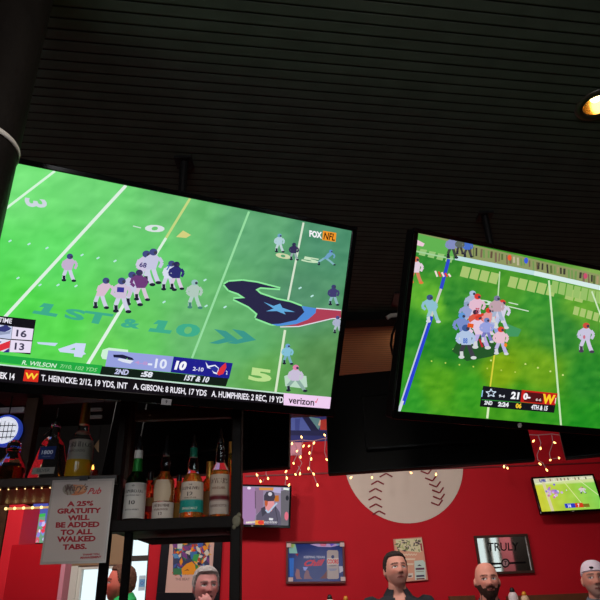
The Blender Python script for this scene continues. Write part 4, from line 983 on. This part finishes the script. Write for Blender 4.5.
o = cv.build('print', M_print, r); o.location.y = -.002

# blue pennant-like banner high on the wall in the gap
cb = at(300, 421, YW - .008)
cv = Canvas(.75, .42, I3, cb)
def Z(x, y): return (270 + x / 6, 400 + y / 6)
def Zq(*p): return [Z(*q) for q in p]
cv.base(lambda u, v: (46, 52, 130), 2, 2)
cv.poly(Zq((60, 100), (190, 100), (250, 190), (240, 192), (60, 200)), (92, 110, 196)); cv.poly(Zq((190, 90), (230, 100), (300, 190), (250, 192)), (28, 30, 80)); cv.poly(Zq((232, 100), (300, 112), (300, 160), (290, 178)), (110, 160, 170)); cv.poly(Zq((288, 150), (300, 118), (312, 122), (300, 155)), (240, 214, 190)); cv.poly(Zq((150, 110), (180, 112), (176, 184), (150, 180)), (70, 84, 170)); cv.poly(Zq((304, 120), (420, 100), (420, 180), (300, 180)), (196, 60, 50)); cv.line(Zq((60, 196), (340, 200)), 5, (34, 36, 92))
o = cv.build('print', M_print)
bn = MB().box((0, .004, 0), (.75, .006, .42)).build('wall_banner', mat('blue_banner_cloth', (40, 46, 116), .7, var=.1)); bn.location = cb
tag(bn, 'blue banner with triangle shapes high on the red wall behind the string lights', 'banner'); o.parent = bn
# pink patch poster lower left of it
cb = at(293, 449, YW - .003)
o = MB().box((0, 0, 0), (.17, .006, .125)).build('paper_flyer', mat('pink_flyer', (224, 150, 176), .6, var=.1)); o.location = cb
tag(o, 'small pink flyer on the red wall under the blue banner', 'flyer')

# ------------------------------------------------------------------ string lights (icicle strand) in front of the red wall
YL = 5.6
sl = empty('string_lights', at(310, 440, YL), 'warm white icicle string lights hanging in strands before the red wall', 'string lights')
so = Vector(sl.location)
mb = MB()
def wire(pts, r=.0045): mb.tube([at(x, y, YL) - so for x, y in pts], r, 6)
wire([(230, 446), (262, 444.5), (286, 441.8), (302, 440), (313, 441), (326.5, 438), (350, 441), (380, 437), (412, 440), (440, 435), (470, 438), (505, 434), (538, 435), (552, 434), (575, 437), (610, 433)])
strands = [[(294, 441), (297, 450), (299, 458), (302, 463), (298, 470), (296, 474)], [(303, 441), (300, 450), (296, 457), (293, 463)], [(298, 466), (300.5, 470), (299.5, 473.5)], [(313, 441), (312, 450), (310, 459), (309.5, 468), (313, 474), (317, 484)], [(325.5, 437), (325, 445), (324.5, 452), (327, 459)],
           [(286, 442), (286.3, 470), (286, 478), (285, 485), (288, 485)], [(257, 444), (256.5, 474), (259, 480), (263, 482), (264, 479)], [(266, 444), (266, 474), (268, 478)], [(351, 441), (351, 477)], [(372, 438), (372, 477)], [(411, 440), (411, 472)], [(436, 436), (436, 474)], [(504, 434), (505, 463), (507, 468)], [(505, 463), (503.6, 466.5)],
           [(538, 435), (541, 443), (539, 450), (537, 455), (538, 460), (543, 463), (546, 469)], [(551.7, 435), (553, 442), (549.5, 453), (550.5, 459.5), (554, 458.6), (558.5, 458)]]
for s_ in strands: wire(s_, .0036)
mb.build('wire', M_wire, sl)
bulbs = [(301.5, 437), (292, 443.5), (303.5, 446), (297, 451), (300.5, 457), (293.5, 463.2), (295.5, 474.4), (300, 473.8), (314, 443), (309.5, 453), (311.2, 459), (308.5, 468.6), (313.6, 474), (317.5, 485), (324.7, 435), (326.8, 459.6), (286, 471.5), (286.8, 478), (289, 485), (257, 475), (260.5, 481.2), (268, 478.4), (351, 477.6), (372, 477.4), (411, 472.8), (436, 474.4), (504, 466.6), (507.4, 468), (533.5, 441), (540.5, 448.4), (540, 464), (546.8, 470), (554.6, 442.6), (559, 458), (550.4, 460), (309, 446)]
pb = None
for i, (x, y) in enumerate(bulbs):
    if pb is None:
        m2 = MB(); m2.smooth = True; m2.lathe([(.002, .014), (.005, .009), (.0082, 0), (.0066, -.008), (.002, -.014)], 10); pb = b = m2.build('bulb', M_bulb, sl)
    else: b = pb.copy(); COL.objects.link(b); b.parent = sl
    b.location = at(x, y, YL) - so; b.rotation_euler = (random.uniform(-.6, .6), random.uniform(-.9, .9), 0)

# ------------------------------------------------------------------ column at the left edge of the bar
px0 = at(20, 133, 1.0)
rc = .085
cx = px0.x - rc * 1.06
o = MB(); o.smooth = True
o.lathe([(rc, 0.0), (rc, 1.2), (rc, CEIL)], 36)
M_col = mat('dark_wrapped_column', (17, 13, 11), .5, spec=.2, var=.6, vscale=14, bump=.5, bscale=30)
colm = o.build('column', M_col); colm.location = (cx, 1.0, 0); structure(colm)
tz = at(10, 137, 1.0).z + .0
mb = MB(); mb.smooth = True
mb.lathe([(rc + .0005, -.006), (rc + .003, -.006), (rc + .003, .006), (rc + .0005, .006)], 40, cap=False)
tie = mb.build('cable_tie', mat('white_nylon', (200, 196, 190), .4)); tie.location = (cx, 1.0, at(14, 118, .92).z)
tag(tie, 'white cable tie wrapped round the dark column at the left edge', 'cable tie')

# ------------------------------------------------------------------ recessed ceiling spotlight
sp = atz(597.5, 104.5, CEIL)
dl = empty('ceiling_spotlight', sp, 'recessed ceiling spotlight with a gold reflector at the right edge', 'spotlight')
mb = MB(); mb.smooth = True
mb.lathe([(.082, -.001), (.08, -.006), (.056, -.008), (.052, -.002)], 36, cap=False).build('trim_ring', mat('dark_trim_ring', (44, 40, 34), .35), dl)
mb = MB(); mb.smooth = True
mb.lathe([(.0535, -.004), (.05, .02), (.042, .05), (.028, .075)], 36, cap=False); mb.build('reflector', mat('gold_reflector', (226, 190, 120), .22, metal=1.0), dl)
mb = MB(); mb.smooth = True
mb.ball((0, 0, .034), .019, 18, (1, 1, .9)); mb.lathe([(.014, .05), (.014, .09)], 16); mb.build('bulb', mat('spot_bulb', (255, 235, 190), .3, emit=(255, 226, 160), estr=9), dl)
# hole for the can
cl = [o_ for o_ in bpy.data.objects if o_.name == 'ceiling'][0]
hole = MB().lathe([(.056, CEIL - .05), (.056, CEIL + .105)], 36, c=(0, 0, 0)).build('cut', M_black); hole.location = (sp.x, sp.y, 0)
md = cl.modifiers.new('hole', 'BOOLEAN'); md.operation = 'DIFFERENCE'; md.object = hole; md.solver = 'EXACT'
bpy.context.view_layer.update()
dg = bpy.context.evaluated_depsgraph_get(); me = bpy.data.meshes.new_from_object(cl.evaluated_get(dg)); cl.modifiers.clear(); cl.data = me
bpy.data.objects.remove(hole)

# ------------------------------------------------------------------ sauce bottles and the tall tables they stand on
zt = 1.07
tabs = []
def table(x, y, label):
    r = empty('high_top_table', (x, y, 0), label, 'table', 'tall tables below the frame edge')
    MB().box((0, 0, zt - .018), (.8, .6, .036), bevel=.006).build('tabletop', M_ledge, r)
    MB().tube([(0, 0, .02), (0, 0, zt - .036)], .035, 14).build('pedestal', M_black, r)
    MB().lathe([(.24, 0), (.24, .012), (.05, .03)], 24).build('base', M_black, r)
def sauce(px, py, Y, rgb, cap, r, label, lab=None):
    p = at(px, py, Y)
    root = empty('sauce_bottle', (p.x, Y, zt), label, 'bottle')
    h = p.z - zt
    m = MB(); m.smooth = True; m.lathe([(r, 0), (r, h * .72), (r * .8, h * .8), (r * .5, h * .86)], 20).build('body', mat('sauce_' + label.split()[0], rgb, .35, var=.05), root)
    m = MB(); m.smooth = True; m.lathe([(r * .56, h * .85), (r * .5, h * .93), (r * .28, h)], 16).build('cap', mat('cap_' + label.split()[0], cap, .4), root)
table(at(338, 600, 4.75).x, 4.8, 'wooden high-top table under the sauce bottles')
table(at(514, 600, 4.85).x, 4.95, 'wooden high-top table under the sauce bottles')
sauce(329.5, 594.5, 4.75, (214, 196, 186), (16, 14, 14), .034, 'pale bottle with a black cap under the blue beer mirror')
sauce(345.5, 596, 4.75, (214, 150, 60), (200, 130, 40), .03, 'mustard yellow bottle top near the dark-haired man')
sauce(511.5, 587.5, 4.85, (214, 196, 200), (22, 18, 22), .034, 'white squeeze bottle with a black tip right of the bald man')
sauce(523.5, 591.5, 4.85, (206, 170, 140), (214, 140, 40), .03, 'cream bottle with an orange cap farthest right on the table')

# ------------------------------------------------------------------ people
M_skin = attr_mat('skin', False, .5)
def head_pt(d):
    """unit direction -> local head surface (face towards -y)"""
    x, y, z = d
    sx = .074; sy = .096; sz = .118
    w = 1.0
    if z < 0: w -= .24 * (-z) ** 1.6
    rr = math.sqrt(max(0, 1 - z * z)); wy = 1.0
    if z > 0: wy = max(rr, .16) ** -.36; w *= wy
    X_, Y_, Z_ = x * sx * w, y * sy * wy, z * sz
    if y > 0 and z < 0: Y_ *= 1 - .5 * smooth(0.1, .9, -z)
    if y < 0 and z < -.3: Y_ -= .012 * smooth(.3, .9, -z)
    if y < 0:
        Y_ = -abs(Y_) ** .92 * (.096 ** .08)
        u, v = X_, Z_; au = abs(u); e = math.exp; f = smooth(0.05, .5, -y)
        dsp = 0.0
        if -.05 < v < .03:
            t = (0.02 - v) / .055; amp = .006 + .020 * max(0, min(1, t)) ** 1.2
            if v < -.034: amp *= max(0, 1 - (-.034 - v) / .010)
            if v > .012: amp *= max(0, 1 - (v - .012) / .018)
            dsp += amp * e(-(u / (.009 + .005 * max(0, min(1, t)))) ** 2)
            dsp += .006 * e(-((au - .013) / .006) ** 2 - ((v + .031) / .008) ** 2)
        dsp += .006 * e(-((v - .026) / .011) ** 2) * e(-(u / .045) ** 4)
        dsp -= .010 * e(-((au - .031) / .015) ** 2 - ((v - .005) / .011) ** 2)
        dsp += .005 * e(-((au - .031) / .010) ** 2 - ((v - .004) / .006) ** 2)
        dsp += .005 * e(-(u / .022) ** 2) * (e(-((v + .057) / .005) ** 2) + e(-((v + .067) / .006) ** 2))
        dsp += .007 * e(-(u / .02) ** 2 - ((v + .1) / .014) ** 2)
        dsp += .004 * e(-((au - .042) / .016) ** 2 - ((v + .02) / .018) ** 2)
        Y_ -= dsp * f
    return Vector((X_, Y_, Z_))
def head_grid(fn=head_pt, nu=64, nv=48):
    P = [[fn((math.sin(PI * j / nv) * math.cos(2 * PI * i / nu), math.sin(PI * j / nv) * math.sin(2 * PI * i / nu), math.cos(PI * j / nv))) for i in range(nu)] for j in range(nv + 1)]
    return P
def add_grid(mb, P, M):
    nv = len(P) - 1; nu = len(P[0])
    top = mb.bm.verts.new(M @ P[0][0]); bot = mb.bm.verts.new(M @ P[nv][0])
    R_ = [[mb.bm.verts.new(M @ p) for p in row] for row in P[1:nv]]
    for i in range(nu):
        k = (i + 1) % nu
        mb.bm.faces.new((top, R_[0][i], R_[0][k])); mb.bm.faces.new((bot, R_[-1][k], R_[-1][i]))
        for a, b in zip(R_, R_[1:]): mb.bm.faces.new((a[i], b[i], b[k], a[k]))
def hand(mb, wrist, dirv, norm, side, curl=.5, sp=1.0):
    """palm, four fingers of different length, thumb. norm: back of the hand"""
    d = Vector(dirv).normalized(); n = Vector(norm); n = (n - d * n.dot(d)).normalized(); a = d.cross(n) * side
    w = Vector(wrist)
    rot = Matrix((a, d, n)).transposed()
    mb.ball(w + d * .045, .04, 14, (1.02, 1.2, .42), rot)
    for k, (off, L) in enumerate(((-.030, .072), (-.010, .082), (.010, .076), (.029, .060))):
        p = w + d * (.078 - abs(off) * .25) + a * off * 1.12; q = [p - d * .02, p]; th = 0
        for seg in (.45, .32, .23):
            th += curl * (1.0 if seg < .4 else .8)
            q.append(q[-1] + (d * math.cos(th) - n * math.sin(th)) * L * seg)
        mb.tube(q, [.0088, .0086, .008, .0076, .0068], 8, True)
    p = w + d * .022 - a * .03
    mb.tube([p + a * .01, p - a * .014 + d * .018, p - a * .026 + d * .044 - n * .012, p - a * .020 + d * .066 - n * .02], [.012, .0115, .010, .008], 8, True)
def remesh(mb, name, vox, mats, parent=None, sm=2):
    o = mb.build(name, mats, None)
    md = o.modifiers.new('r', 'REMESH'); md.mode = 'VOXEL'; md.voxel_size = vox; md.use_smooth_shade = True
    if sm: s_ = o.modifiers.new('s', 'SMOOTH'); s_.iterations = sm; s_.factor = .4
    bpy.context.view_layer.update()
    dg = bpy.context.evaluated_depsgraph_get(); me = bpy.data.meshes.new_from_object(o.evaluated_get(dg))
    o.modifiers.clear(); old = o.data; o.data = me; bpy.data.meshes.remove(old)
    me.name = name
    for p in me.polygons: p.use_smooth = True
    if parent: o.parent = parent
    return o
def colour(o, fn):
    me = o.data; ca = me.color_attributes.new('Col', 'FLOAT_COLOR', 'POINT')
    for i, v in enumerate(me.vertices): ca.data[i].color = (*L3(fn(v.co)), 1)
def mixc(a, b, t): return tuple(x * (1 - t) + y * t for x, y in zip(a, b))

def person(label, px, pcrown, Y, yaw, pitch, skin, shirt, hair=None, beard=None, cap=None, brow=(60, 42, 34), body_yaw=0, gaze=(0, 0), pose=None, lips=(150, 84, 80), vneck=0.0, stub=None, scale=1.0, hair_fn=None, hair_t=.014, TO=.055):
    p = at(px, pcrown, Y)
    hc = p.z - .118 * scale
    root_loc = Vector((p.x, Y, 0))
    Rb = Matrix.Rotation(D(body_yaw), 3, 'Z')
    Mh = Matrix.Translation((0, 0, hc)) @ Matrix.Translation((0, .03, -.1)) @ Matrix.Rotation(D(yaw - body_yaw), 4, 'Z') @ Matrix.Rotation(D(-pitch), 4, 'X') @ Matrix.Translation((0, -.03, .1)) @ Matrix.Diagonal((scale * 1.06, scale, scale, 1))
    Mi = Mh.inverted()
    b = MB()
    add_grid(b, head_grid(), Mh)
    for sx in (-1, 1):
        b.ball(Mh @ Vector((sx * .076, .012, -.006)), .03, 12, (.30, .62, 1.0), Mh.to_3x3() @ Matrix.Rotation(sx * .35, 3, 'Z'))
    h0 = hc; hc = hc + TO
    b.tube([(0, .035, hc - .21), (0, .028, hc - .13), (0, .018, h0 - .06)], [.062, .056, .055], 18)
    tor = [(-.175, .055, .055), (-.20, .10, .07), (-.225, .15, .09), (-.27, .185, .108), (-.38, .172, .122), (-.55, .150, .112), (-.68, .162, .122), (-.77, .155, .118), (-.80, .12, .09)]
    b.loft([((0, .03, hc + z), rx, ry) for z, rx, ry in tor], 24)
    arms = pose or {}
    seat = hc - .845
    AR = {}
    for sx in (-1, 1):
        sh = Vector((sx * .178, .03, hc - .262)); el, wr = arms.get(sx, (Vector((sx * .235, -.03, hc - .53)), Vector((sx * .13, -.25, hc - .655))))
        if not isinstance(el, Vector): el = Vector(el); wr = Vector(wr)
        AR[sx] = (sh, el, wr)
        b.tube([sh, (sh + el) / 2, el], [.056, .050, .042], 14, True)
        b.tube([el, el * .6 + wr * .4, wr], [.042, .040, .029], 14, True)
        if sx in arms: hand(b, wr, arms['dir'], arms['norm'], arms.get('side', sx), arms.get('curl', .8))
        else: hand(b, wr, (-sx * .25, -.9, -.12), (0, 0, 1), -sx, .25)
        hip = Vector((sx * .085, .02, hc - .735)); kn = Vector((sx * .13, -.40, hc - .725)); an = Vector((sx * .12, -.33, hc - 1.155))
        b.tube([hip, (hip + kn) / 2, kn], [.088, .074, .056], 16, True)
        b.tube([kn, kn * .65 + an * .35, an], [.055, .056, .036], 14, True)
        b.tube([an, an + Vector((0, -.06, -.04)), an + Vector((0, -.17, -.055))], [.036, .036, .026], 12, True)
    o = remesh(b, 'person', .0040 if pose else .0052, [M_skin], None, 1)
    o.location = root_loc; o.rotation_euler = (0, 0, D(body_yaw))
    tag(o, label, 'person')
    def cf(co):
        q = Mi @ co; u, y, v = q.x, q.y, q.z; au = abs(u)
        if not (-.15 < v < .14 and y > -.16 and au < .1): return skin
        c = skin
        if y < -.02:
            c = mixc(c, (min(255, skin[0] * 1.02), skin[1] * .84, skin[2] * .82), .5 * math.exp(-((au - .042) / .018) ** 2 - ((v + .022) / .02) ** 2) + .5 * math.exp(-(u / .014) ** 2 - ((v + .028) / .012) ** 2))
            if stub and v < -.03: c = mixc(c, stub, .45 * smooth(-.03, -.05, v) * smooth(.085, .05, au * .6))
            if beard:
                k = smooth(-.030, -.048, v + au * -.25 + .012) if au > .026 else smooth(-.036, -.046, v)
                if v > -.052 and au > .03: k *= smooth(.045, .062, au)
                c = mixc(c, beard, .95 * k)
            if ((u / .024) ** 2 + ((v + .062) / .0075) ** 2) < 1: c = lips
            if abs(v + .062) < .0022 and au < .024: c = mixc(lips, (60, 20, 24), .7)
            e = ((au - .031) / .0135) ** 2 + ((v - .004) / .0062) ** 2
            if e < 1.0:
                c = (216, 206, 204)
                gx = (u - (1 if u > 0 else -1) * .031) - gaze[0]
                if gx * gx + (v - .0045 - gaze[1]) ** 2 < .0058 ** 2: c = (46, 36, 34)
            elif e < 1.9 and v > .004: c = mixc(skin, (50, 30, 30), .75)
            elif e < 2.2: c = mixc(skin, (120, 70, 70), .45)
            if .010 < au < .052 and abs(v - .0235 - .004 * (1 - ((au - .03) / .022) ** 2)) < .0042: c = mixc(c, brow, .85)
            if (au - .008) ** 2 + (v + .037) ** 2 < .0032 ** 2: c = mixc(skin, (50, 20, 20), .7)
        elif beard and v < -.01 and au > .05 and y < .012: c = mixc(c, beard, .85 * smooth(-.012, -.03, v))
        return c
    colour(o, cf)
    # shirt
    s = MB()
    st = [(-.185, .074, .072), (-.205, .112, .085), (-.228, .163, .105), (-.27, .198, .123), (-.38, .188, .138), (-.55, .168, .130), (-.68, .178, .138), (-.76, .174, .134)]
    s.loft([((0, .03, hc + z), rx, ry) for z, rx, ry in st], 26)
    for sx in (-1, 1):
        sh, el, wr = AR[sx]
        s.tube([sh, (sh + el) / 2, el], [.070, .062, .056], 14, True); s.tube([el, el * .6 + wr * .4, el * .12 + wr * .88], [.056, .052, .042], 14, True)
    so_ = remesh(s, 'shirt', .009, [shirt], o, 1)
    if vneck:
        bmm = bmesh.new(); bmm.from_mesh(so_.data)
        dl_ = [f for f in bmm.faces if (lambda c: c.y < 0.02 and abs(c.x) < (c.z - (hc - .19 - vneck)) * .42)(f.calc_center_median())]
        bmesh.ops.delete(bmm, geom=dl_, context='FACES'); bmm.to_mesh(so_.data); bmm.free()
    # collar
    c = MB(); c.smooth = True
    n = 22; ring = []
    for k in range(n + 1):
        a = -PI / 2 + (.5 if vneck else .16) + (2 * PI - (1.0 if vneck else .32)) * k / n
        ca, sa = math.cos(a), math.sin(a)
        ring.append((Vector((.064 * ca, .034 + .06 * sa, hc - .150 + .012 * sa)), Vector((.094 * ca, .034 + .088 * sa, hc - .192 + .012 * sa)), Vector((.086 * ca, .034 + .082 * sa, hc - .205))))
    vr = [[c.bm.verts.new(p_) for p_ in r_] for r_ in ring]
    for a_, b_ in zip(vr, vr[1:]):
        for k in range(2): c.bm.faces.new((a_[k], b_[k], b_[k + 1], a_[k + 1]))
    co_ = c.build('collar', shirt, so_); sd = co_.modifiers.new('s', 'SOLIDIFY'); sd.thickness = .004
    t = MB()
    t.loft([((0, .03, hc + z), rx, ry) for z, rx, ry in ((-.66, .17, .132), (-.72, .172, .134), (-.8, .13, .1))], 22)
    sh_ = MB()
    for sx in (-1, 1):
        hip = Vector((sx * .085, .02, hc - .735)); kn = Vector((sx * .13, -.40, hc - .725)); an = Vector((sx * .12, -.33, hc - 1.155))
        t.tube([hip, (hip + kn) / 2, kn], [.096, .084, .067], 14, True); t.tube([kn, kn * .65 + an * .35, an], [.066, .066, .052], 14, True)
        sh_.tube([an + Vector((0, .03, -.03)), an + Vector((0, -.06, -.048)), an + Vector((0, -.18, -.062))], [.045, .046, .034], 12, True)
    remesh(t, 'trousers', .012, [mat('dark_denim', (44, 50, 70), .8, var=.2)], o, 1)
    remesh(sh_, 'shoes', .010, [mat('black_shoe_leather', (26, 24, 24), .5)], o, 1)
    # hair / cap as offset shells of the scalp
    def shell(name, fn, m, th, rough=.0, seed=0):
        P = head_grid(nu=72, nv=54); nv = len(P) - 1; nu = len(P[0]); h = MB(); h.smooth = True; V_ = {}
        def mask(q): return fn(q)
        for j in range(nv + 1):
            for i in range(nu):
                q = P[j][i]; k = mask(q)
                nrm = Vector((q.x / .074, q.y / .096, q.z / .118)).normalized()
                off = th * smooth(0, .5, k) * (.4 + .6 * smooth(-.03, .07, q.z)) - .004 * (1 - smooth(0, .15, k))
                if rough: off += rough * mnoise.noise(q * 70 + Vector((seed, 0, 0))) * smooth(.1, .5, k)
                V_[i, j] = (h.bm.verts.new(Mh @ (q + nrm * off)), k)
        for j in range(nv):
            for i in range(nu):
                f_ = [V_[i, j], V_[(i + 1) % nu, j], V_[(i + 1) % nu, j + 1], V_[i, j + 1]]
                if max(x_[1] for x_ in f_) > 0:
                    try: h.bm.faces.new([x_[0] for x_ in f_])
                    except ValueError: pass
        bmesh.ops.remove_doubles(h.bm, verts=h.bm.verts[:], dist=1e-5)
        bmesh.ops.delete(h.bm, geom=[v for v in h.bm.verts if not v.link_faces], context='VERTS')
        return h.build(name, m, o)
    if hair: shell('hair', hair_fn, hair, hair_t, .005, px)
    if beard:
        def bf(q):
            u, y, v = q.x, q.y, q.z; au = abs(u)
            k = smooth(-.044, -.06, v + (-.35 * max(0, au - .03)))
            if au > .05: k = max(k, smooth(-.02, -.04, v) * smooth(.05, .06, au))
            if y > .015: k = 0
            if (u / .027) ** 2 + ((v + .060) / .012) ** 2 < 1: k = 0
            if v > -.05 and au > .028 and au < .046: k = 0
            return k
        shell('beard', bf, mat('beard_hair_%d' % int(px), beard, .9, var=.4, vscale=120), .006, .002, 5)
    if cap:
        cf_ = lambda q: smooth(.040, .050, q.z + .25 * max(0, q.y + .04))
        cp_ = shell('cap', cf_, cap, .009)
        ep = Mh @ Vector((-.016, -.099, .066)); em = MB(); em.smooth = True; em.ball(ep, .01, 12, (1.5, .45, .65)); em.build('emblem', mat('black_emblem', (20, 18, 24), .6), cp_)
    # stool
    r = empty('bar_stool', root_loc + Rb @ Vector((0, .03, 0)), 'black bar stool under a seated guest', 'stool', 'bar stools under the seated guests'); r.rotation_euler = (0, 0, D(body_yaw))
    MB().lathe([(.15, seat - .06), (.175, seat - .045), (.175, seat - .012), (.15, seat - .002)], 24).build('seat', M_black, r)
    for a, bb in ((1, 1), (1, -1), (-1, 1), (-1, -1)): MB().tube([(a * .11, bb * .11, seat - .06), (a * .17, bb * .17, 0)], .012, 8).build('leg', M_black, r)
    return o
# scalp masks: positive where hair grows
def scalp(q, front=.066, side=-.01, back=-.075):
    """short hair: above the forehead line, behind the temples"""
    u, y, v = q.x, q.y, q.z
    line = front if y < -.05 else (front + (side - front) * smooth(-.05, -.005, y) if y < .0 else side + (back - side) * smooth(0.0, .05, y))
    return smooth(line - .006, line + .012, v)
hm = lambda n, c, v=.35: mat(n, c, .75, var=v, vscale=90, bump=.6, bscale=220)
plaid = mat('dark_plaid', (34, 34, 42), .85, var=.7, vscale=60)
person('dark-haired man in a dark plaid shirt gazing upward before the tin beer sign', 394.5, 553.5, 4.3, 12, 14, (214, 150, 134), plaid, hm('dark_brown_hair', (40, 26, 24)), brow=(46, 30, 28), gaze=(.003, .002), vneck=.1, stub=(150, 104, 98), hair_fn=lambda q: scalp(q, .080), scale=.93, hair_t=.011)
person('bald bearded man in a grey checked shirt below the lettered mirror', 485, 563.5, 4.3, -4, 8, (222, 150, 134), mat('grey_check_shirt', (110, 96, 112), .85, var=.5, vscale=50), beard=(66, 38, 30), brow=(90, 56, 46), gaze=(-.003, .002), lips=(176, 104, 96), scale=.94)
man_cap = person('man with a grey goatee in a white backwards cap at the right edge', 592.5, 562, 4.3, -16, 8, (206, 140, 124), mat('slate_shirt', (96, 100, 112), .85, var=.2), cap=mat('white_cap_cloth', (226, 206, 222), .8, var=.04, bump=.1), brow=(110, 84, 76), stub=(150, 140, 136), gaze=(-.003, .002), lips=(140, 80, 76), scale=.94)
hcg = at(204.5, 568.5, 4.1).z - .118 * .9
person('grey-haired man resting his chin on his hand before the framed poster', 204.5, 568.5, 4.1, 24, 4, (206, 140, 138), mat('pale_grey_shirt', (170, 150, 160), .85, var=.12), hm('grey_hair', (170, 160, 160), .3), brow=(120, 96, 92), gaze=(.003, .001), hair_fn=lambda q: scalp(q, .078, -.022, -.085), hair_t=.016, scale=.92,
       pose={1: (Vector((.20, -.24, hcg - .46)), Vector((.075, -.20, hcg - .128))), 'dir': (-.55, .12, .75), 'norm': (.25, -1, .2), 'curl': .85, 'side': 1})
person('man in a green shirt seen in profile facing left behind the shelf legs', 121, 566.5, 4.45, -74, 6, (204, 104, 90), mat('green_shirt', (30, 160, 84), .8, var=.1), hm('brown_hair', (88, 54, 38)), body_yaw=-70, brow=(60, 36, 30), hair_fn=lambda q: scalp(q, .085, .0, -.085), hair_t=.012, stub=(120, 60, 56), scale=.95, TO=.09)
# small dark emblem on the cap
hcx = man_cap
q = at(587.5, 565.2, 4.19)

# ------------------------------------------------------------------ lights
def area(name, loc, size, power, col=(1, .93, .84), rot=(0, 0, 0), sy=None):
    l = bpy.data.lights.new(name, 'AREA'); l.energy = power; l.color = col; l.size = size
    if sy: l.shape = 'RECTANGLE'; l.size_y = sy
    o = bpy.data.objects.new(name, l); COL.objects.link(o); o.location = loc; o.rotation_euler = rot
    return o
for x, pw in ((-1.9, 30), (-.6, 26), (1.0, 21), (2.3, 3)):
    area('dining_fill_light', (x, 3.72, CEIL - .06), .3, pw, (1, .93, .86), (D(44), 0, 0))  # unseen lights added to brighten the far wall and faces
area('rear_window_fill', (-.6, YB + .1, 1.7), 3.0, 54, (.97, .97, 1), (D(72), 0, 0), 1.4)  # area light added at the unseen rear windows to fill wall and faces
area('rear_fill_light', (4.6, YB + .9, CEIL - .03), .4, 22, (1, .92, .84), (D(-20), 0, 0))  # light added out of view so the rose rear panel shows in the mirror
area('bar_fill_light', (.3, .5, CEIL - .03), .4, 18, (1, .9, .8), (D(25), 0, 0))  # light added overhead, out of view, to brighten the bottles
s = bpy.data.lights.new('spot_lamp', 'SPOT'); s.energy = 6; s.spot_size = D(70); s.color = (1, .85, .6); s.shadow_soft_size = .03
o = bpy.data.objects.new('spot_lamp', s); COL.objects.link(o); o.location = sp + Vector((0, 0, -.012))

w = bpy.data.worlds.new('World'); scene.world = w; w.use_nodes = True
bg = w.node_tree.nodes['Background']; bg.inputs[0].default_value = (.80, .88, .92, 1); bg.inputs[1].default_value = 1.35

# ------------------------------------------------------------------ camera and colour
cam = bpy.data.cameras.new('Camera'); cam.sensor_width = 36; cam.lens = 36; cam.clip_start = .02
co = bpy.data.objects.new('Camera', cam); COL.objects.link(co); co.location = CAM; co.rotation_euler = (Matrix.Rotation(PI / 2 + PITCH, 3, 'X') @ Matrix.Rotation(-ROLL, 3, 'Z')).to_euler()
scene.camera = co
scene.view_settings.view_transform = 'Standard'; scene.view_settings.look = 'None'
scene.view_settings.exposure = 0.0; scene.view_settings.gamma = 1.0; scene.view_settings.use_curve_mapping = False
scene.cycles.use_denoising = True
scene.cycles.max_bounces = 10; scene.cycles.transmission_bounces = 10; scene.cycles.sample_clamp_indirect = 6
